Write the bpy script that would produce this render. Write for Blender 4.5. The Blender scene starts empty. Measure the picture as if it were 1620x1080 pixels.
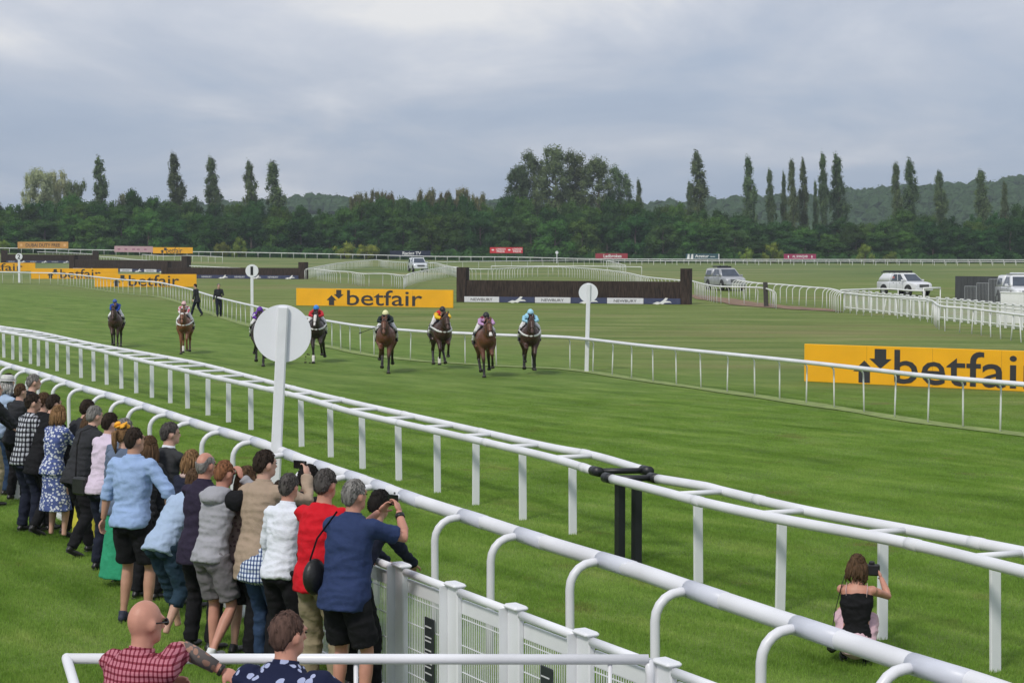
import bpy, bmesh, math, random
from mathutils import Vector, Matrix, noise
R = math.radians
scene = bpy.context.scene
COL = scene.collection
rnd = random.Random(7)
V = Vector

# ------------------------------------------------------------------ camera, world, sun, exposure
F = 2900.0            # focal length in photograph pixels (1620 wide)
HORIZON = 412.0
CAMZ = 3.5
PITCH = math.atan((540 - HORIZON) / F)
cam_d = bpy.data.cameras.new("camera")
cam_d.sensor_width = 36.0
cam_d.lens = F / 1620 * 36.0
cam_d.clip_start = 0.1
cam_d.clip_end = 12000
cam = bpy.data.objects.new("camera", cam_d)
cam.location = (0, 0, CAMZ)
cam.rotation_euler = (R(90) - PITCH, 0, 0)
COL.objects.link(cam)
scene.camera = cam

SUN_EL, SUN_AZ = 48.0, -150.0     # azimuth from +Y towards +X (the light comes from the left, slightly behind)
world = bpy.data.worlds.new("World")
scene.world = world
world.use_nodes = True
nt = world.node_tree
nt.nodes.clear()
def wn(t, **k):
    n = nt.nodes.new(t)
    for a, b in k.items():
        setattr(n, a, b)
    return n
def wl(a, b): nt.links.new(a, b)
w_out = wn("ShaderNodeOutputWorld"); w_bg = wn("ShaderNodeBackground")
w_bg.inputs["Strength"].default_value = 0.1
sky = wn("ShaderNodeTexSky", sky_type='NISHITA', sun_disc=False)
sky.sun_elevation = R(SUN_EL); sky.sun_rotation = R(SUN_AZ)
tc = wn("ShaderNodeTexCoord"); sep = wn("ShaderNodeSeparateXYZ")
wl(tc.outputs["Generated"], sep.inputs[0])
zc = wn("ShaderNodeMath", operation='MAXIMUM'); wl(sep.outputs["Z"], zc.inputs[0]); zc.inputs[1].default_value = 0.0
zo = wn("ShaderNodeMath", operation='ADD'); wl(zc.outputs[0], zo.inputs[0]); zo.inputs[1].default_value = 0.13
dx = wn("ShaderNodeMath", operation='DIVIDE'); wl(sep.outputs["X"], dx.inputs[0]); wl(zo.outputs[0], dx.inputs[1])
dy = wn("ShaderNodeMath", operation='DIVIDE'); wl(sep.outputs["Y"], dy.inputs[0]); wl(zo.outputs[0], dy.inputs[1])
cmb = wn("ShaderNodeCombineXYZ"); wl(dx.outputs[0], cmb.inputs[0]); wl(dy.outputs[0], cmb.inputs[1])
cmb.inputs[2].default_value = 3.7
mp = wn("ShaderNodeMapping"); wl(cmb.outputs[0], mp.inputs[0]); mp.inputs["Scale"].default_value = (1.0, 0.62, 1.0); mp.inputs["Location"].default_value = (2.35, 0.55, 0.0)
n1 = wn("ShaderNodeTexNoise"); wl(mp.outputs[0], n1.inputs["Vector"])
n1.inputs["Scale"].default_value = 1.25; n1.inputs["Detail"].default_value = 8; n1.inputs["Roughness"].default_value = 0.55; n1.inputs["Distortion"].default_value = 0.35
# cloud brightness: blue-grey near the horizon, broken pale cloud higher up
el = wn("ShaderNodeMapRange"); wl(zc.outputs[0], el.inputs[0])
el.inputs[1].default_value = 0.02; el.inputs[2].default_value = 0.13; el.inputs[3].default_value = -0.17; el.inputs[4].default_value = 0.085
ad = wn("ShaderNodeMath", operation='ADD'); wl(n1.outputs["Fac"], ad.inputs[0]); wl(el.outputs[0], ad.inputs[1])
cr = wn("ShaderNodeValToRGB"); wl(ad.outputs[0], cr.inputs[0])
def ramp(node, stops):
    e = node.color_ramp.elements
    while len(e) > 1: e.remove(e[-1])
    e[0].position = stops[0][0]; e[0].color = (*stops[0][1], 1)
    for p_, c_ in stops[1:]:
        k = e.new(p_); k.color = (*c_, 1)
ramp(cr, [(0.26, (3.8, 4.65, 6.2)), (0.40, (4.5, 5.25, 6.65)), (0.50, (5.5, 6.0, 7.1)), (0.60, (6.9, 7.2, 8.0)), (0.71, (9.2, 9.1, 9.1))])
mx = wn("ShaderNodeMix", data_type='RGBA'); mx.inputs[0].default_value = 0.9
wl(sky.outputs[0], mx.inputs[6]); wl(cr.outputs[0], mx.inputs[7])
wl(mx.outputs[2], w_bg.inputs["Color"]); wl(w_bg.outputs[0], w_out.inputs["Surface"])

sun_d = bpy.data.lights.new("sun", 'SUN')
sun_d.energy = 2.2; sun_d.angle = R(10); sun_d.color = (1.0, 0.955, 0.88)
sun = bpy.data.objects.new("sun", sun_d)
sd = V((math.sin(R(SUN_AZ)) * math.cos(R(SUN_EL)), math.cos(R(SUN_AZ)) * math.cos(R(SUN_EL)), math.sin(R(SUN_EL))))
sun.rotation_euler = sd.to_track_quat('Z', 'Y').to_euler()
sun.location = (0, 0, 60)
COL.objects.link(sun)
vs = scene.view_settings
scene.display_settings.display_device = 'sRGB'
vs.view_transform = 'Standard'; vs.look = 'None'; vs.exposure = 0.0; vs.gamma = 1.0; vs.use_curve_mapping = False
scene.cycles.max_bounces = 6
scene.cycles.volume_bounces = 0
scene.cycles.use_denoising = True

# ------------------------------------------------------------------ terrain and unprojection
def lerp_table(t, x):
    if x <= t[0][0]: return t[0][1]
    for (a, va), (b, vb) in zip(t, t[1:]):
        if x <= b:
            k = (x - a) / (b - a)
            return va + (vb - va) * k
    return t[-1][1]
TY = [(0, 0), (55, 0), (75, .12), (100, .5), (125, .9), (150, 1.2), (180, 1.5), (250, 2.05), (330, 2.4), (400, 2.6), (460, 2.9), (600, 3.2), (12000, 3.2)]
TX = [(-130, 2.6), (-112, 2.5), (-70, 1.7), (-29, .95), (18, .15), (80, 0.0)]
def tz(x, y):
    s = max(0, min(1, (y - 200) / 200)); s = s * s * (3 - 2 * s)
    return lerp_table(TY, y) + s * lerp_table(TX, x * 400 / max(y, 400))
FW = V((0, math.cos(PITCH), -math.sin(PITCH))); UP = V((0, math.sin(PITCH), math.cos(PITCH)))
def ray(px, py):
    return (FW + V((1, 0, 0)) * ((px - 810) / F) + UP * ((540 - py) / F))
def at_depth(px, py, y):            # the point of the pixel's ray at distance y
    d = ray(px, py); return V((0, 0, CAMZ)) + d * (y / d.y)
def at_height(px, py, z):
    d = ray(px, py); return V((0, 0, CAMZ)) + d * ((z - CAMZ) / d.z)
def ground(px, py, h=0.0):          # where the ray meets the ground (or a surface h above it)
    d = ray(px, py); o = V((0, 0, CAMZ)); prev = 4.0; y = 4.0
    def f(y):
        p = o + d * (y / d.y); return p.z - tz(p.x, p.y) - h
    while y < 900:
        if f(y) <= 0: break
        prev = y; y *= 1.02
    a, b = prev, y
    for _ in range(40):
        m = (a + b) / 2
        if f(m) > 0: a = m
        else: b = m
    return o + d * (b / d.y)
def proj(p):
    q = V(p) - V((0, 0, CAMZ)); w = q.dot(FW)
    return 810 + F * q.x / w, 540 - F * q.dot(UP) / w

# ------------------------------------------------------------------ materials
def new_mat(name):
    m = bpy.data.materials.new(name); m.use_nodes = True
    t = m.node_tree; b = t.nodes["Principled BSDF"]
    return m, t, b
_mats = {}
def M(name, col, rough=.6, var=.12, scale=6.0, bump=0.0, bscale=None, metal=0.0, spec=.5, coat=0.0, detail=4, sx=(1, 1, 1)):
    if name in _mats: return _mats[name]
    m, t, b = new_mat(name)
    N = t.nodes.new
    tcn = N("ShaderNodeTexCoord"); mpn = N("ShaderNodeMapping"); mpn.inputs["Scale"].default_value = sx
    t.links.new(tcn.outputs["Object"], mpn.inputs[0])
    no = N("ShaderNodeTexNoise"); no.inputs["Scale"].default_value = scale; no.inputs["Detail"].default_value = detail
    t.links.new(mpn.outputs[0], no.inputs["Vector"])
    r = N("ShaderNodeValToRGB"); e = r.color_ramp.elements
    e[0].position = .3; e[0].color = (*[max(0, c * (1 - var)) for c in col], 1)
    e[1].position = .7; e[1].color = (*[min(1, c * (1 + var)) for c in col], 1)
    t.links.new(no.outputs["Fac"], r.inputs[0]); t.links.new(r.outputs[0], b.inputs["Base Color"])
    b.inputs["Roughness"].default_value = rough; b.inputs["Metallic"].default_value = metal
    b.inputs["Specular IOR Level"].default_value = spec
    b.inputs["Coat Weight"].default_value = coat
    if bump:
        n2 = N("ShaderNodeTexNoise"); n2.inputs["Scale"].default_value = bscale or scale * 4; n2.inputs["Detail"].default_value = 3
        t.links.new(mpn.outputs[0], n2.inputs["Vector"])
        bu = N("ShaderNodeBump"); bu.inputs["Strength"].default_value = bump; bu.inputs["Distance"].default_value = .02
        t.links.new(n2.outputs["Fac"], bu.inputs["Height"]); t.links.new(bu.outputs[0], b.inputs["Normal"])
    _mats[name] = m
    return m

# ------------------------------------------------------------------ mesh building
class MB:
    def __init__(s): s.v = []; s.f = []
    def add(s, vs_, fs):
        k = len(s.v); s.v += [V(p) for p in vs_]; s.f += [tuple(i + k for i in f) for f in fs]
    def box(s, c, sz, rot=None, bev=0.0):
        x, y, z = sz[0] / 2, sz[1] / 2, sz[2] / 2
        c = V(c)
        if bev <= 0:
            p = [V((a * x, b * y, d * z)) for d in (-1, 1) for a, b in ((-1, -1), (1, -1), (1, 1), (-1, 1))]
            f = [(3, 2, 1, 0), (4, 5, 6, 7), (0, 1, 5, 4), (1, 2, 6, 5), (2, 3, 7, 6), (3, 0, 4, 7)]
        else:
            e = min(bev, x * .9, y * .9, z * .9)
            p = []; f = []
            for zz, ins in ((-z, e), (-z + e, 0), (z - e, 0), (z, e)):
                for a, b, q in ((-1, -1, 0), (-1, -1, 1), (1, -1, 1), (1, -1, 0), (1, 1, 0), (1, 1, 1), (-1, 1, 1), (-1, 1, 0)):
                    # octagon corners
                    if q == 0: p.append(V((a * (x - ins), b * (y - e - ins * .3), zz)))
                    else: p.append(V((a * (x - e - ins * .3), b * (y - ins), zz)))
            for r in range(3):
                for i in range(8):
                    j = (i + 1) % 8
                    f.append((r * 8 + i, r * 8 + j, r * 8 + 8 + j, r * 8 + 8 + i))
            f.append(tuple(reversed(range(8)))); f.append(tuple(range(24, 32)))
        if rot is not None: p = [rot @ q for q in p]
        s.add([q + c for q in p], f)
        return s
    def rings(s, rings, cap=True):
        n = len(rings[0]); k = len(s.v)
        for r in rings: s.v += [V(p) for p in r]
        for i in range(len(rings) - 1):
            for j in range(n):
                a = k + i * n + j; b = k + i * n + (j + 1) % n
                s.f.append((a, b, b + n, a + n))
        if cap:
            s.f.append(tuple(k + j for j in reversed(range(n))))
            s.f.append(tuple(k + (len(rings) - 1) * n + j for j in range(n)))
        return s
    def tube(s, pts, rad, n=8, cap=True, flat=1.0, up=None):
        pts = [V(p) for p in pts]
        if not hasattr(rad, '__len__'): rad = [rad] * len(pts)
        T = []
        for i in range(len(pts)):
            a = pts[max(0, i - 1)]; b = pts[min(len(pts) - 1, i + 1)]
            t = (b - a); T.append(t.normalized() if t.length > 1e-9 else V((0, 0, 1)))
        ref = V(up) if up is not None else (V((0, 0, 1)) if abs(T[0].z) < .9 else V((1, 0, 0)))
        rings = []; u = None
        for p, t, r in zip(pts, T, rad):
            if u is None or up is not None: u = ref - t * ref.dot(t)
            else: u = u - t * u.dot(t)
            if u.length < 1e-6: u = t.orthogonal()
            u.normalize(); w = t.cross(u)
            rings.append([p + u * (r * flat * math.cos(2 * math.pi * k / n)) + w * (r * math.sin(2 * math.pi * k / n)) for k in range(n)])
        return s.rings(rings, cap)
    def ball(s, c, r, n=10, m=7, rot=None):
        c = V(c)
        if not hasattr(r, '__len__'): r = (r, r, r)
        rings = []
        for i in range(m + 1):
            th = math.pi * (i + .02 * (1 if i == 0 else -1 if i == m else 0) * 4) / m
            th = min(max(th, .06), math.pi - .06)
            ring = []
            for j in range(n):
                ph = 2 * math.pi * j / n
                q = V((r[0] * math.sin(th) * math.cos(ph), r[1] * math.sin(th) * math.sin(ph), -r[2] * math.cos(th)))
                if rot is not None: q = rot @ q
                ring.append(c + q)
            rings.append(ring)
        return s.rings(rings)
    def mesh(s, name, m=None, smooth=False):
        me = bpy.data.meshes.new(name)
        me.from_pydata([tuple(p) for p in s.v], [], s.f)
        if smooth: me.polygons.foreach_set("use_smooth", [True] * len(me.polygons))
        if m is not None: me.materials.append(m)
        me.update()
        return me
    def build(s, name, m=None, parent=None, smooth=False, loc=None):
        return link(name, s.mesh(name, m, smooth), parent, loc)
def link(name, data, parent=None, loc=None, rot=None, scl=None):
    o = bpy.data.objects.new(name, data); COL.objects.link(o)
    if parent is not None: o.parent = parent
    if loc is not None: o.location = loc
    if rot is not None: o.rotation_euler = rot
    if scl is not None: o.scale = scl
    return o
def tag(o, label=None, cat=None, group=None, kind=None):
    if label: o["label"] = label
    if cat: o["category"] = cat
    if group: o["group"] = group
    if kind: o["kind"] = kind
    return o
def thing(name, loc, label, cat, group=None, rz=0.0):
    o = link(name, None, None, loc, (0, 0, rz)); o.empty_display_size = .2
    return tag(o, label, cat, group)
def copy_tree(o, parent=None):
    c = o.copy(); COL.objects.link(c)
    if parent is not None: c.parent = parent
    for ch in o.children: copy_tree(ch, c)
    return c
def smooth_path(pts, step):          # Catmull-Rom through pts, resampled at equal steps
    pts = [V(p) for p in pts]
    P = [pts[0] * 2 - pts[1]] + pts + [pts[-1] * 2 - pts[-2]]
    out = []
    for i in range(1, len(P) - 2):
        a, b, c, d = P[i - 1:i + 3]
        n = 12
        for k in range(n):
            t = k / n
            out.append(.5 * ((2 * b) + (c - a) * t + (2 * a - 5 * b + 4 * c - d) * t * t + (3 * b - a - 3 * c + d) * t ** 3))
    out.append(pts[-1])
    return resample(out, step)
def resample(pts, step):
    L = [0.0]
    for a, b in zip(pts, pts[1:]): L.append(L[-1] + (b - a).length)
    n = max(1, round(L[-1] / step)); res = []; j = 0
    for i in range(n + 1):
        t = L[-1] * i / n
        while j < len(L) - 2 and L[j + 1] < t: j += 1
        seg = L[j + 1] - L[j]
        res.append(pts[j].lerp(pts[j + 1], (t - L[j]) / seg if seg > 0 else 0))
    return res
def sheet(name, quad_rows, m, dz):   # a strip of ground lying dz above the terrain
    b = MB(); n = len(quad_rows[0])
    vs_ = [V((p[0], p[1], tz(p[0], p[1]) + dz)) for r in quad_rows for p in r]
    b.add(vs_, [(i * n + j, i * n + j + 1, (i + 1) * n + j + 1, (i + 1) * n + j) for i in range(len(quad_rows) - 1) for j in range(n - 1)])
    return b.build(name, m)

white_pvc = M("white plastic", (.74, .745, .775), .38, .10, 1.6, spec=.5, detail=8)
sleeve_pvc = M("grey-white plastic sleeve", (.60, .62, .69), .4, .06, 3.0)
white_paint = M("white paint", (.76, .77, .80), .45, .07, 2.5)
far_white = M("weathered white plastic", (.76, .77, .75), .5, .10, 1.5)
black_metal = M("black painted metal", (.012, .013, .016), .45, .2)
dark_wood = M("dark weathered wood", (.055, .05, .045), .8, .3, 9, bump=.3)
galv = M("galvanised steel", (.33, .34, .36), .5, .15, 9, metal=.4)
# ------------------------------------------------------------------ ground
RAIL_A = ground(1582, 686); RAIL_B = ground(584, 556.6); RAIL_C = ground(150, 462.5)
TD = (RAIL_A - RAIL_B); TD.z = 0; TD.normalize()            # along the course, towards the camera's right
TN = V((-TD.y, TD.x, 0))
if TN.y < 0: TN = -TN                                        # towards the infield
def grass_colour(t):
    N = t.nodes.new; L = t.links.new
    geo = N("ShaderNodeNewGeometry")
    def mapped(scale, rot=0.0, loc=(0, 0, 0)):
        m = N("ShaderNodeMapping"); m.vector_type = 'TEXTURE' if False else 'POINT'
        r_ = N("ShaderNodeVectorRotate"); r_.rotation_type = 'Z_AXIS'; r_.inputs["Angle"].default_value = rot
        L(geo.outputs["Position"], r_.inputs["Vector"]); L(r_.outputs[0], m.inputs[0])
        m.inputs["Scale"].default_value = scale; m.inputs["Location"].default_value = loc
        return m.outputs[0]
    def noise_(vec, sc, det=4, ro=.55):
        n = N("ShaderNodeTexNoise"); n.inputs["Scale"].default_value = sc; n.inputs["Detail"].default_value = det; n.inputs["Roughness"].default_value = ro
        L(vec, n.inputs["Vector"]); return n.outputs["Fac"]
    def rmp(fac, stops):
        r = N("ShaderNodeValToRGB"); L(fac, r.inputs[0]); ramp(r, stops); return r.outputs[0]
    def mix(f, a, b, mode='MIX'):
        m = N("ShaderNodeMix"); m.data_type = 'RGBA'; m.blend_type = mode
        if isinstance(f, (int, float)): m.inputs[0].default_value = f
        else: L(f, m.inputs[0])
        L(a, m.inputs[6]); L(b, m.inputs[7]); return m.outputs[2]
    def rng(fac, a, b, c=0.0, d=1.0):
        r = N("ShaderNodeMapRange"); r.interpolation_type = 'SMOOTHSTEP'; L(fac, r.inputs[0])
        r.inputs[1].default_value = a; r.inputs[2].default_value = b; r.inputs[3].default_value = c; r.inputs[4].default_value = d
        return r.outputs[0]
    ang = math.atan2(TD.y, TD.x)
    streak = noise_(mapped((.16, .95, .1), .97), 1.0, 7, .64)
    turf = rmp(streak, [(.34, (.072, .134, .020)), (.46, (.112, .198, .032)), (.56, (.150, .245, .050)), (.68, (.212, .305, .080))])
    clump = noise_(mapped((.45, 1.3, 1), .97), .9, 8, .70)
    turf = mix(.62, turf, rmp(clump, [(.32, (.062, .112, .014)), (.46, (.120, .198, .028)), (.57, (.172, .248, .050)), (.70, (.275, .320, .095))]))
    fine = noise_(mapped((1, 1, 1)), 22, 4, .7)
    turf = mix(.55, turf, rmp(fine, [(.3, (.45, .45, .45)), (.7, (1.35, 1.35, 1.35))]), 'MULTIPLY')
    # infield: paler, rougher, drying grass
    dot = N("ShaderNodeVectorMath"); dot.operation = 'DOT_PRODUCT'; L(geo.outputs["Position"], dot.inputs[0]); dot.inputs[1].default_value = TN
    rough = rmp(noise_(mapped((.10, .55, .1), .1), 1.0, 7, .66), [(.3, (.082, .138, .024)), (.45, (.130, .185, .040)), (.56, (.180, .225, .064)), (.70, (.27, .265, .11))])
    rough = mix(.4, rough, rmp(noise_(mapped((1, 1, 1)), 3.5, 4, .7), [(.3, (.6, .6, .6)), (.7, (1.25, 1.25, 1.2))]), 'MULTIPLY')
    c0 = RAIL_A.dot(TN)
    worn = noise_(mapped((.8, 1.2, 1), .4, (3.1, 1.7, 0)), .55, 5, .7)
    wf = rng(worn, .60, .72, 0, .75)
    turf = mix(wf, turf, rmp(fine, [(.3, (.085, .075, .026)), (.7, (.20, .165, .07))]))
    rough = mix(rng(noise_(mapped((.05, .16, 1), .1, (7, 3, 0)), 1.0, 6, .6), .50, .66, 0, .6), rough, rmp(fine, [(.3, (.15, .14, .05)), (.7, (.25, .215, .10))]))
    fac = rng(dot.outputs["Value"], c0 + .5, c0 + 10.0)
    out = mix(fac, turf, rough)
    # far rough pasture beyond the course
    sx_ = N("ShaderNodeSeparateXYZ"); L(geo.outputs["Position"], sx_.inputs[0])
    dry = rmp(noise_(mapped((.035, .07, .1)), 1.0, 7, .66), [(.35, (.085, .140, .034)), (.50, (.145, .190, .058)), (.66, (.26, .25, .115))])
    out = mix(rng(sx_.outputs["Y"], 150, 235), out, dry)
    return out, fine
gm, gt, gb = new_mat("grass turf")
gc, gfine = grass_colour(gt)
gt.links.new(gc, gb.inputs["Base Color"]); gb.inputs["Roughness"].default_value = .85; gb.inputs["Specular IOR Level"].default_value = .15
gbump = gt.nodes.new("ShaderNodeBump"); gbump.inputs["Strength"].default_value = .6; gbump.inputs["Distance"].default_value = .05
gt.links.new(gfine, gbump.inputs["Height"]); gt.links.new(gbump.outputs[0], gb.inputs["Normal"])

ys = [-40, -10, 0, 10, 20, 30, 40, 50, 55, 60, 65, 70, 75, 80, 87, 94, 100, 106, 112, 118, 125, 132, 140, 150, 160, 170, 180, 195, 210, 225, 240, 250, 265, 280, 300, 320, 340, 360, 380, 400, 420, 440, 460, 500, 600, 800, 1200, 2000]
us = [-350, -200, -130, -121, -112, -100, -90, -80, -70, -60, -50, -40, -29, -18, -6, 6, 18, 35, 60, 80, 130, 200, 350]
g = MB(); rows = []
for y in ys:
    for u in us:
        x = u * max(y, 400) / 400
        g.v.append(V((x, y, tz(x, y))))
nu = len(us)
g.f = [(i * nu + j, i * nu + j + 1, (i + 1) * nu + j + 1, (i + 1) * nu + j) for i in range(len(ys) - 1) for j in range(nu - 1)]
tag(g.build("ground", gm, None, True), kind="structure", label="mown green turf of the racecourse running to the trees")

# short grass blades on the nearer turf (one object, blades in patches)
bm_, bt, bb = new_mat("grass blade")
bc, _f = grass_colour(bt)
oi = bt.nodes.new("ShaderNodeObjectInfo")
hsv = bt.nodes.new("ShaderNodeHueSaturation"); bt.links.new(bc, hsv.inputs["Color"]); hsv.inputs["Value"].default_value = 1.9
bt.links.new(hsv.outputs[0], bb.inputs["Base Color"]); bb.inputs["Roughness"].default_value = .7; bb.inputs["Specular IOR Level"].default_value = .2
trl = bt.nodes.new("ShaderNodeBsdfTranslucent"); mxs = bt.nodes.new("ShaderNodeMixShader"); mxs.inputs[0].default_value = .45
bt.links.new(hsv.outputs[0], trl.inputs[0]); bt.links.new(bb.outputs[0], mxs.inputs[1]); bt.links.new(trl.outputs[0], mxs.inputs[2]); bt.links.new(mxs.outputs[0], bt.nodes["Material Output"].inputs[0])
patch = MB(); pr = random.Random(3)
for i in range(13000):
    q_, b_ = 1.45 * math.sqrt(pr.random()), pr.uniform(0, 6.283); x, y = q_ * math.cos(b_), q_ * math.sin(b_); a = pr.uniform(0, 6.283); h = pr.uniform(.018, .05); w = pr.uniform(.0025, .005)
    l = pr.uniform(0, .03); b2 = pr.uniform(0, 6.283)
    k = len(patch.v)
    patch.v += [V((x - w * math.cos(a), y - w * math.sin(a), -.006)), V((x + w * math.cos(a), y + w * math.sin(a), -.006)), V((x + l * math.cos(b2), y + l * math.sin(b2), h))]
    patch.f.append((k, k + 1, k + 2))
patch_me = patch.mesh("grass_blade_patch", bm_)
patch_ob = bpy.data.objects.new("grass_blade_patch", patch_me)
pts = []
y = 7.0
while y < 52:
    hw = y * .30 + 2.5; x = -hw
    while x < hw:
        pts.append(V((x + pr.uniform(-.2, .2), y + pr.uniform(-.2, .2), tz(x, y))))
        x += 1.9
    y += 1.9
gp = MB(); gp.v = pts
grass = gp.build("grass"); at_ = grass.data.attributes.new("blade_scale", 'FLOAT', 'POINT'); at_.data.foreach_set("value", [max(.06, min(1, (52 - p.y) / 30)) for p in pts]); tag(grass, "short green grass blades covering the near turf", kind="stuff")
ng = bpy.data.node_groups.new("grass_scatter", 'GeometryNodeTree')
ng.interface.new_socket("Geometry", in_out='INPUT', socket_type='NodeSocketGeometry'); ng.interface.new_socket("Geometry", in_out='OUTPUT', socket_type='NodeSocketGeometry')
gi = ng.nodes.new("NodeGroupInput"); go = ng.nodes.new("NodeGroupOutput"); ip = ng.nodes.new("GeometryNodeInstanceOnPoints")
ob = ng.nodes.new("GeometryNodeObjectInfo"); ob.inputs["Object"].default_value = patch_ob
rv = ng.nodes.new("FunctionNodeRandomValue"); rv.data_type = 'FLOAT_VECTOR'; rv.inputs[0].default_value = (0, 0, 0); rv.inputs[1].default_value = (0, 0, 6.283)
na = ng.nodes.new("GeometryNodeInputNamedAttribute"); na.data_type = 'FLOAT'; na.inputs["Name"].default_value = "blade_scale"
cx_ = ng.nodes.new("ShaderNodeCombineXYZ"); cx_.inputs[0].default_value = 1; cx_.inputs[1].default_value = 1; ng.links.new(na.outputs[0], cx_.inputs[2]); ng.links.new(cx_.outputs[0], ip.inputs["Scale"])
ng.links.new(gi.outputs[0], ip.inputs["Points"]); ng.links.new(ob.outputs["Geometry"], ip.inputs["Instance"]); ng.links.new(rv.outputs[0], ip.inputs["Rotation"]); ng.links.new(ip.outputs[0], go.inputs[0])
md = grass.modifiers.new("scatter", 'NODES'); md.node_group = ng

# brown trodden path that crosses the course by the dark post
dirt = M("bare brown earth", (.21, .135, .085), .95, .3, 1.2, bump=.5, bscale=8)
pc = [ground(*p) for p in ((1085, 466), (1110, 470), (1150, 476), (1200, 483), (1250, 487), (1290, 490), (1335, 494))]
pc = smooth_path(pc, 1.5); rowsp = []
for i, p in enumerate(pc):
    a = pc[max(0, i - 1)]; b = pc[min(len(pc) - 1, i + 1)]; d = (b - a).normalized(); n_ = V((-d.y, d.x, 0))
    k = min(1, i / 3, (len(pc) - 1 - i) / 3) * (1.1 + .5 * noise.noise(p * .35)) + .05
    rowsp.append([p - n_ * k, p - n_ * k * .4, p + n_ * k * .4, p + n_ * k])
tag(sheet("dirt_path", rowsp, dirt, .03), "strip of bare brown earth crossing the infield by the dark post", kind="structure")

# terrace step at the bottom of the stand, under the two men at the handrail
conc = M("concrete", (.33, .32, .30), .85, .2, 3, bump=.2)
st = MB()
st.box((-1.6, 7.6, .2), (9.0, 4.6, .4)); st.box((-1.6, 6.95, .66), (9.0, 3.3, .52))
tag(st.build("terrace_step", conc), "concrete terrace steps under the white handrail", kind="structure")

# ------------------------------------------------------------------ rails
def arc_post(h, off, rad, bend, foot=-.05, n=8, sag=0.0):
    """upright at x = 0 that bends over to x = off at height h (a goose neck); +x is the rail side"""
    p = [V((0, 0, foot)), V((0, 0, h * .45)), V((0, 0, h - bend))]
    for k in range(1, 6):
        a = k / 5 * math.pi / 2
        p.append(V((bend * (1 - math.cos(a)), 0, h - bend + bend * math.sin(a))))
    p.append(V((off, 0, h)))
    return MB().tube(p, rad, n)
def tangents(path):
    return [(path[min(len(path) - 1, i + 1)] - path[max(0, i - 1)]).normalized() for i in range(len(path))]
def on_path(path, px):               # the point of a dense path that projects to image column px, with its tangent
    best = None
    for a, b in zip(path, path[1:]):
        xa, xb = proj(a)[0], proj(b)[0]
        if (xa - px) * (xb - px) <= 0 and xa != xb:
            k = (px - xa) / (xb - xa)
            return a.lerp(b, k), (b - a).normalized()
    return None, None
EPS = 1e-6

# A. thick handrail on goose-neck posts beside the crowd
railA_px = [(-190, 500), (-90, 541), (0, 574), (69, 594), (130, 614), (191, 631), (253, 651), (326, 675), (405, 699), (483, 729), (574, 760), (656, 790), (760, 824), (860, 857), (1000, 900), (1096, 933), (1268, 991), (1440, 1048), (1536, 1077), (1660, 1120)]
hA = 1.1
pA = smooth_path([ground(x, y, hA) for x, y in railA_px], .12)
root = thing("running_rail", pA[0] - V((0, 0, hA)), "thick white plastic rail on goose neck posts running just beyond the spectators", "rail")
MB().tube([p - root.location for p in pA], .066, 14).build("rail", white_pvc, root, True)
neck = arc_post(hA - .012, .30, .036, .2, n=10).mesh("post", white_pvc, True)
sleeve = MB().tube([(0, -.26, 0), (0, .26, 0)], .0685, 14).mesh("sleeve", sleeve_pvc, True)
slv2 = MB().tube([(0, -.05, 0), (0, .05, 0)], .071, 14).mesh("sleeve", white_pvc, True)
side = (at_height(635, 893, hA) - at_height(735, 830, hA)).normalized()
joint_px = [-150, -125, -100, -75, -50, -25, 0, 22, 44, 65, 85, 108, 135, 171, 202, 231, 268, 306, 352, 403, 455, 505, 554, 596, 640, 735, 825, 955, 1095, 1265, 1450, 1640]
for px in joint_px:
    p, d = on_path(pA, px)
    if p is None: continue
    n_ = V((d.y, -d.x, 0)).normalized()
    if n_.dot(V((-1, -.4, 0))) < 0: n_ = -n_              # towards the crowd
    lean = rnd.uniform(-.02, .02)
    foot = V((p.x, p.y, 0)) + n_ * .30
    o = link("post", neck, root, foot - root.location, (lean, rnd.uniform(-.015, .015), math.atan2(-n_.y, -n_.x)))
    link("sleeve", sleeve, root, p + d * .22 - root.location, (0, 0, math.atan2(d.y, d.x) - math.pi / 2))

# B. double rail with rungs on flat posts
hB = 1.0
front_px = [(-160, 490), (-60, 511), (0, 524), (60, 535), (150, 553), (217, 569), (330, 595), (463, 625), (558, 652), (700, 684), (860, 721), (938, 744)]
back_px = [(-160, 488), (-60, 505), (0, 517), (60, 526), (150, 545), (250, 563), (317, 576), (380, 592), (463, 614), (558, 637), (700, 669), (860, 705), (938, 720), (1017, 743)]
front2_px = [(968, 757), (1046, 777), (1119, 796), (1230, 820), (1436, 859), (1620, 904), (1780, 944)]
back2_px = [(1040, 757), (1119, 770), (1141, 776), (1272, 807), (1436, 838), (1612, 872), (1790, 908)]
rung_me = None
post_me = MB().box((0, 0, (hB - .05) / 2 - .03), (.105, .035, hB + .01), bev=.006).mesh("post", white_paint)
black_cap = MB().tube([(0, -.09, 0), (0, .09, 0)], .060, 12).mesh("end_cap", black_metal, True)
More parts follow.
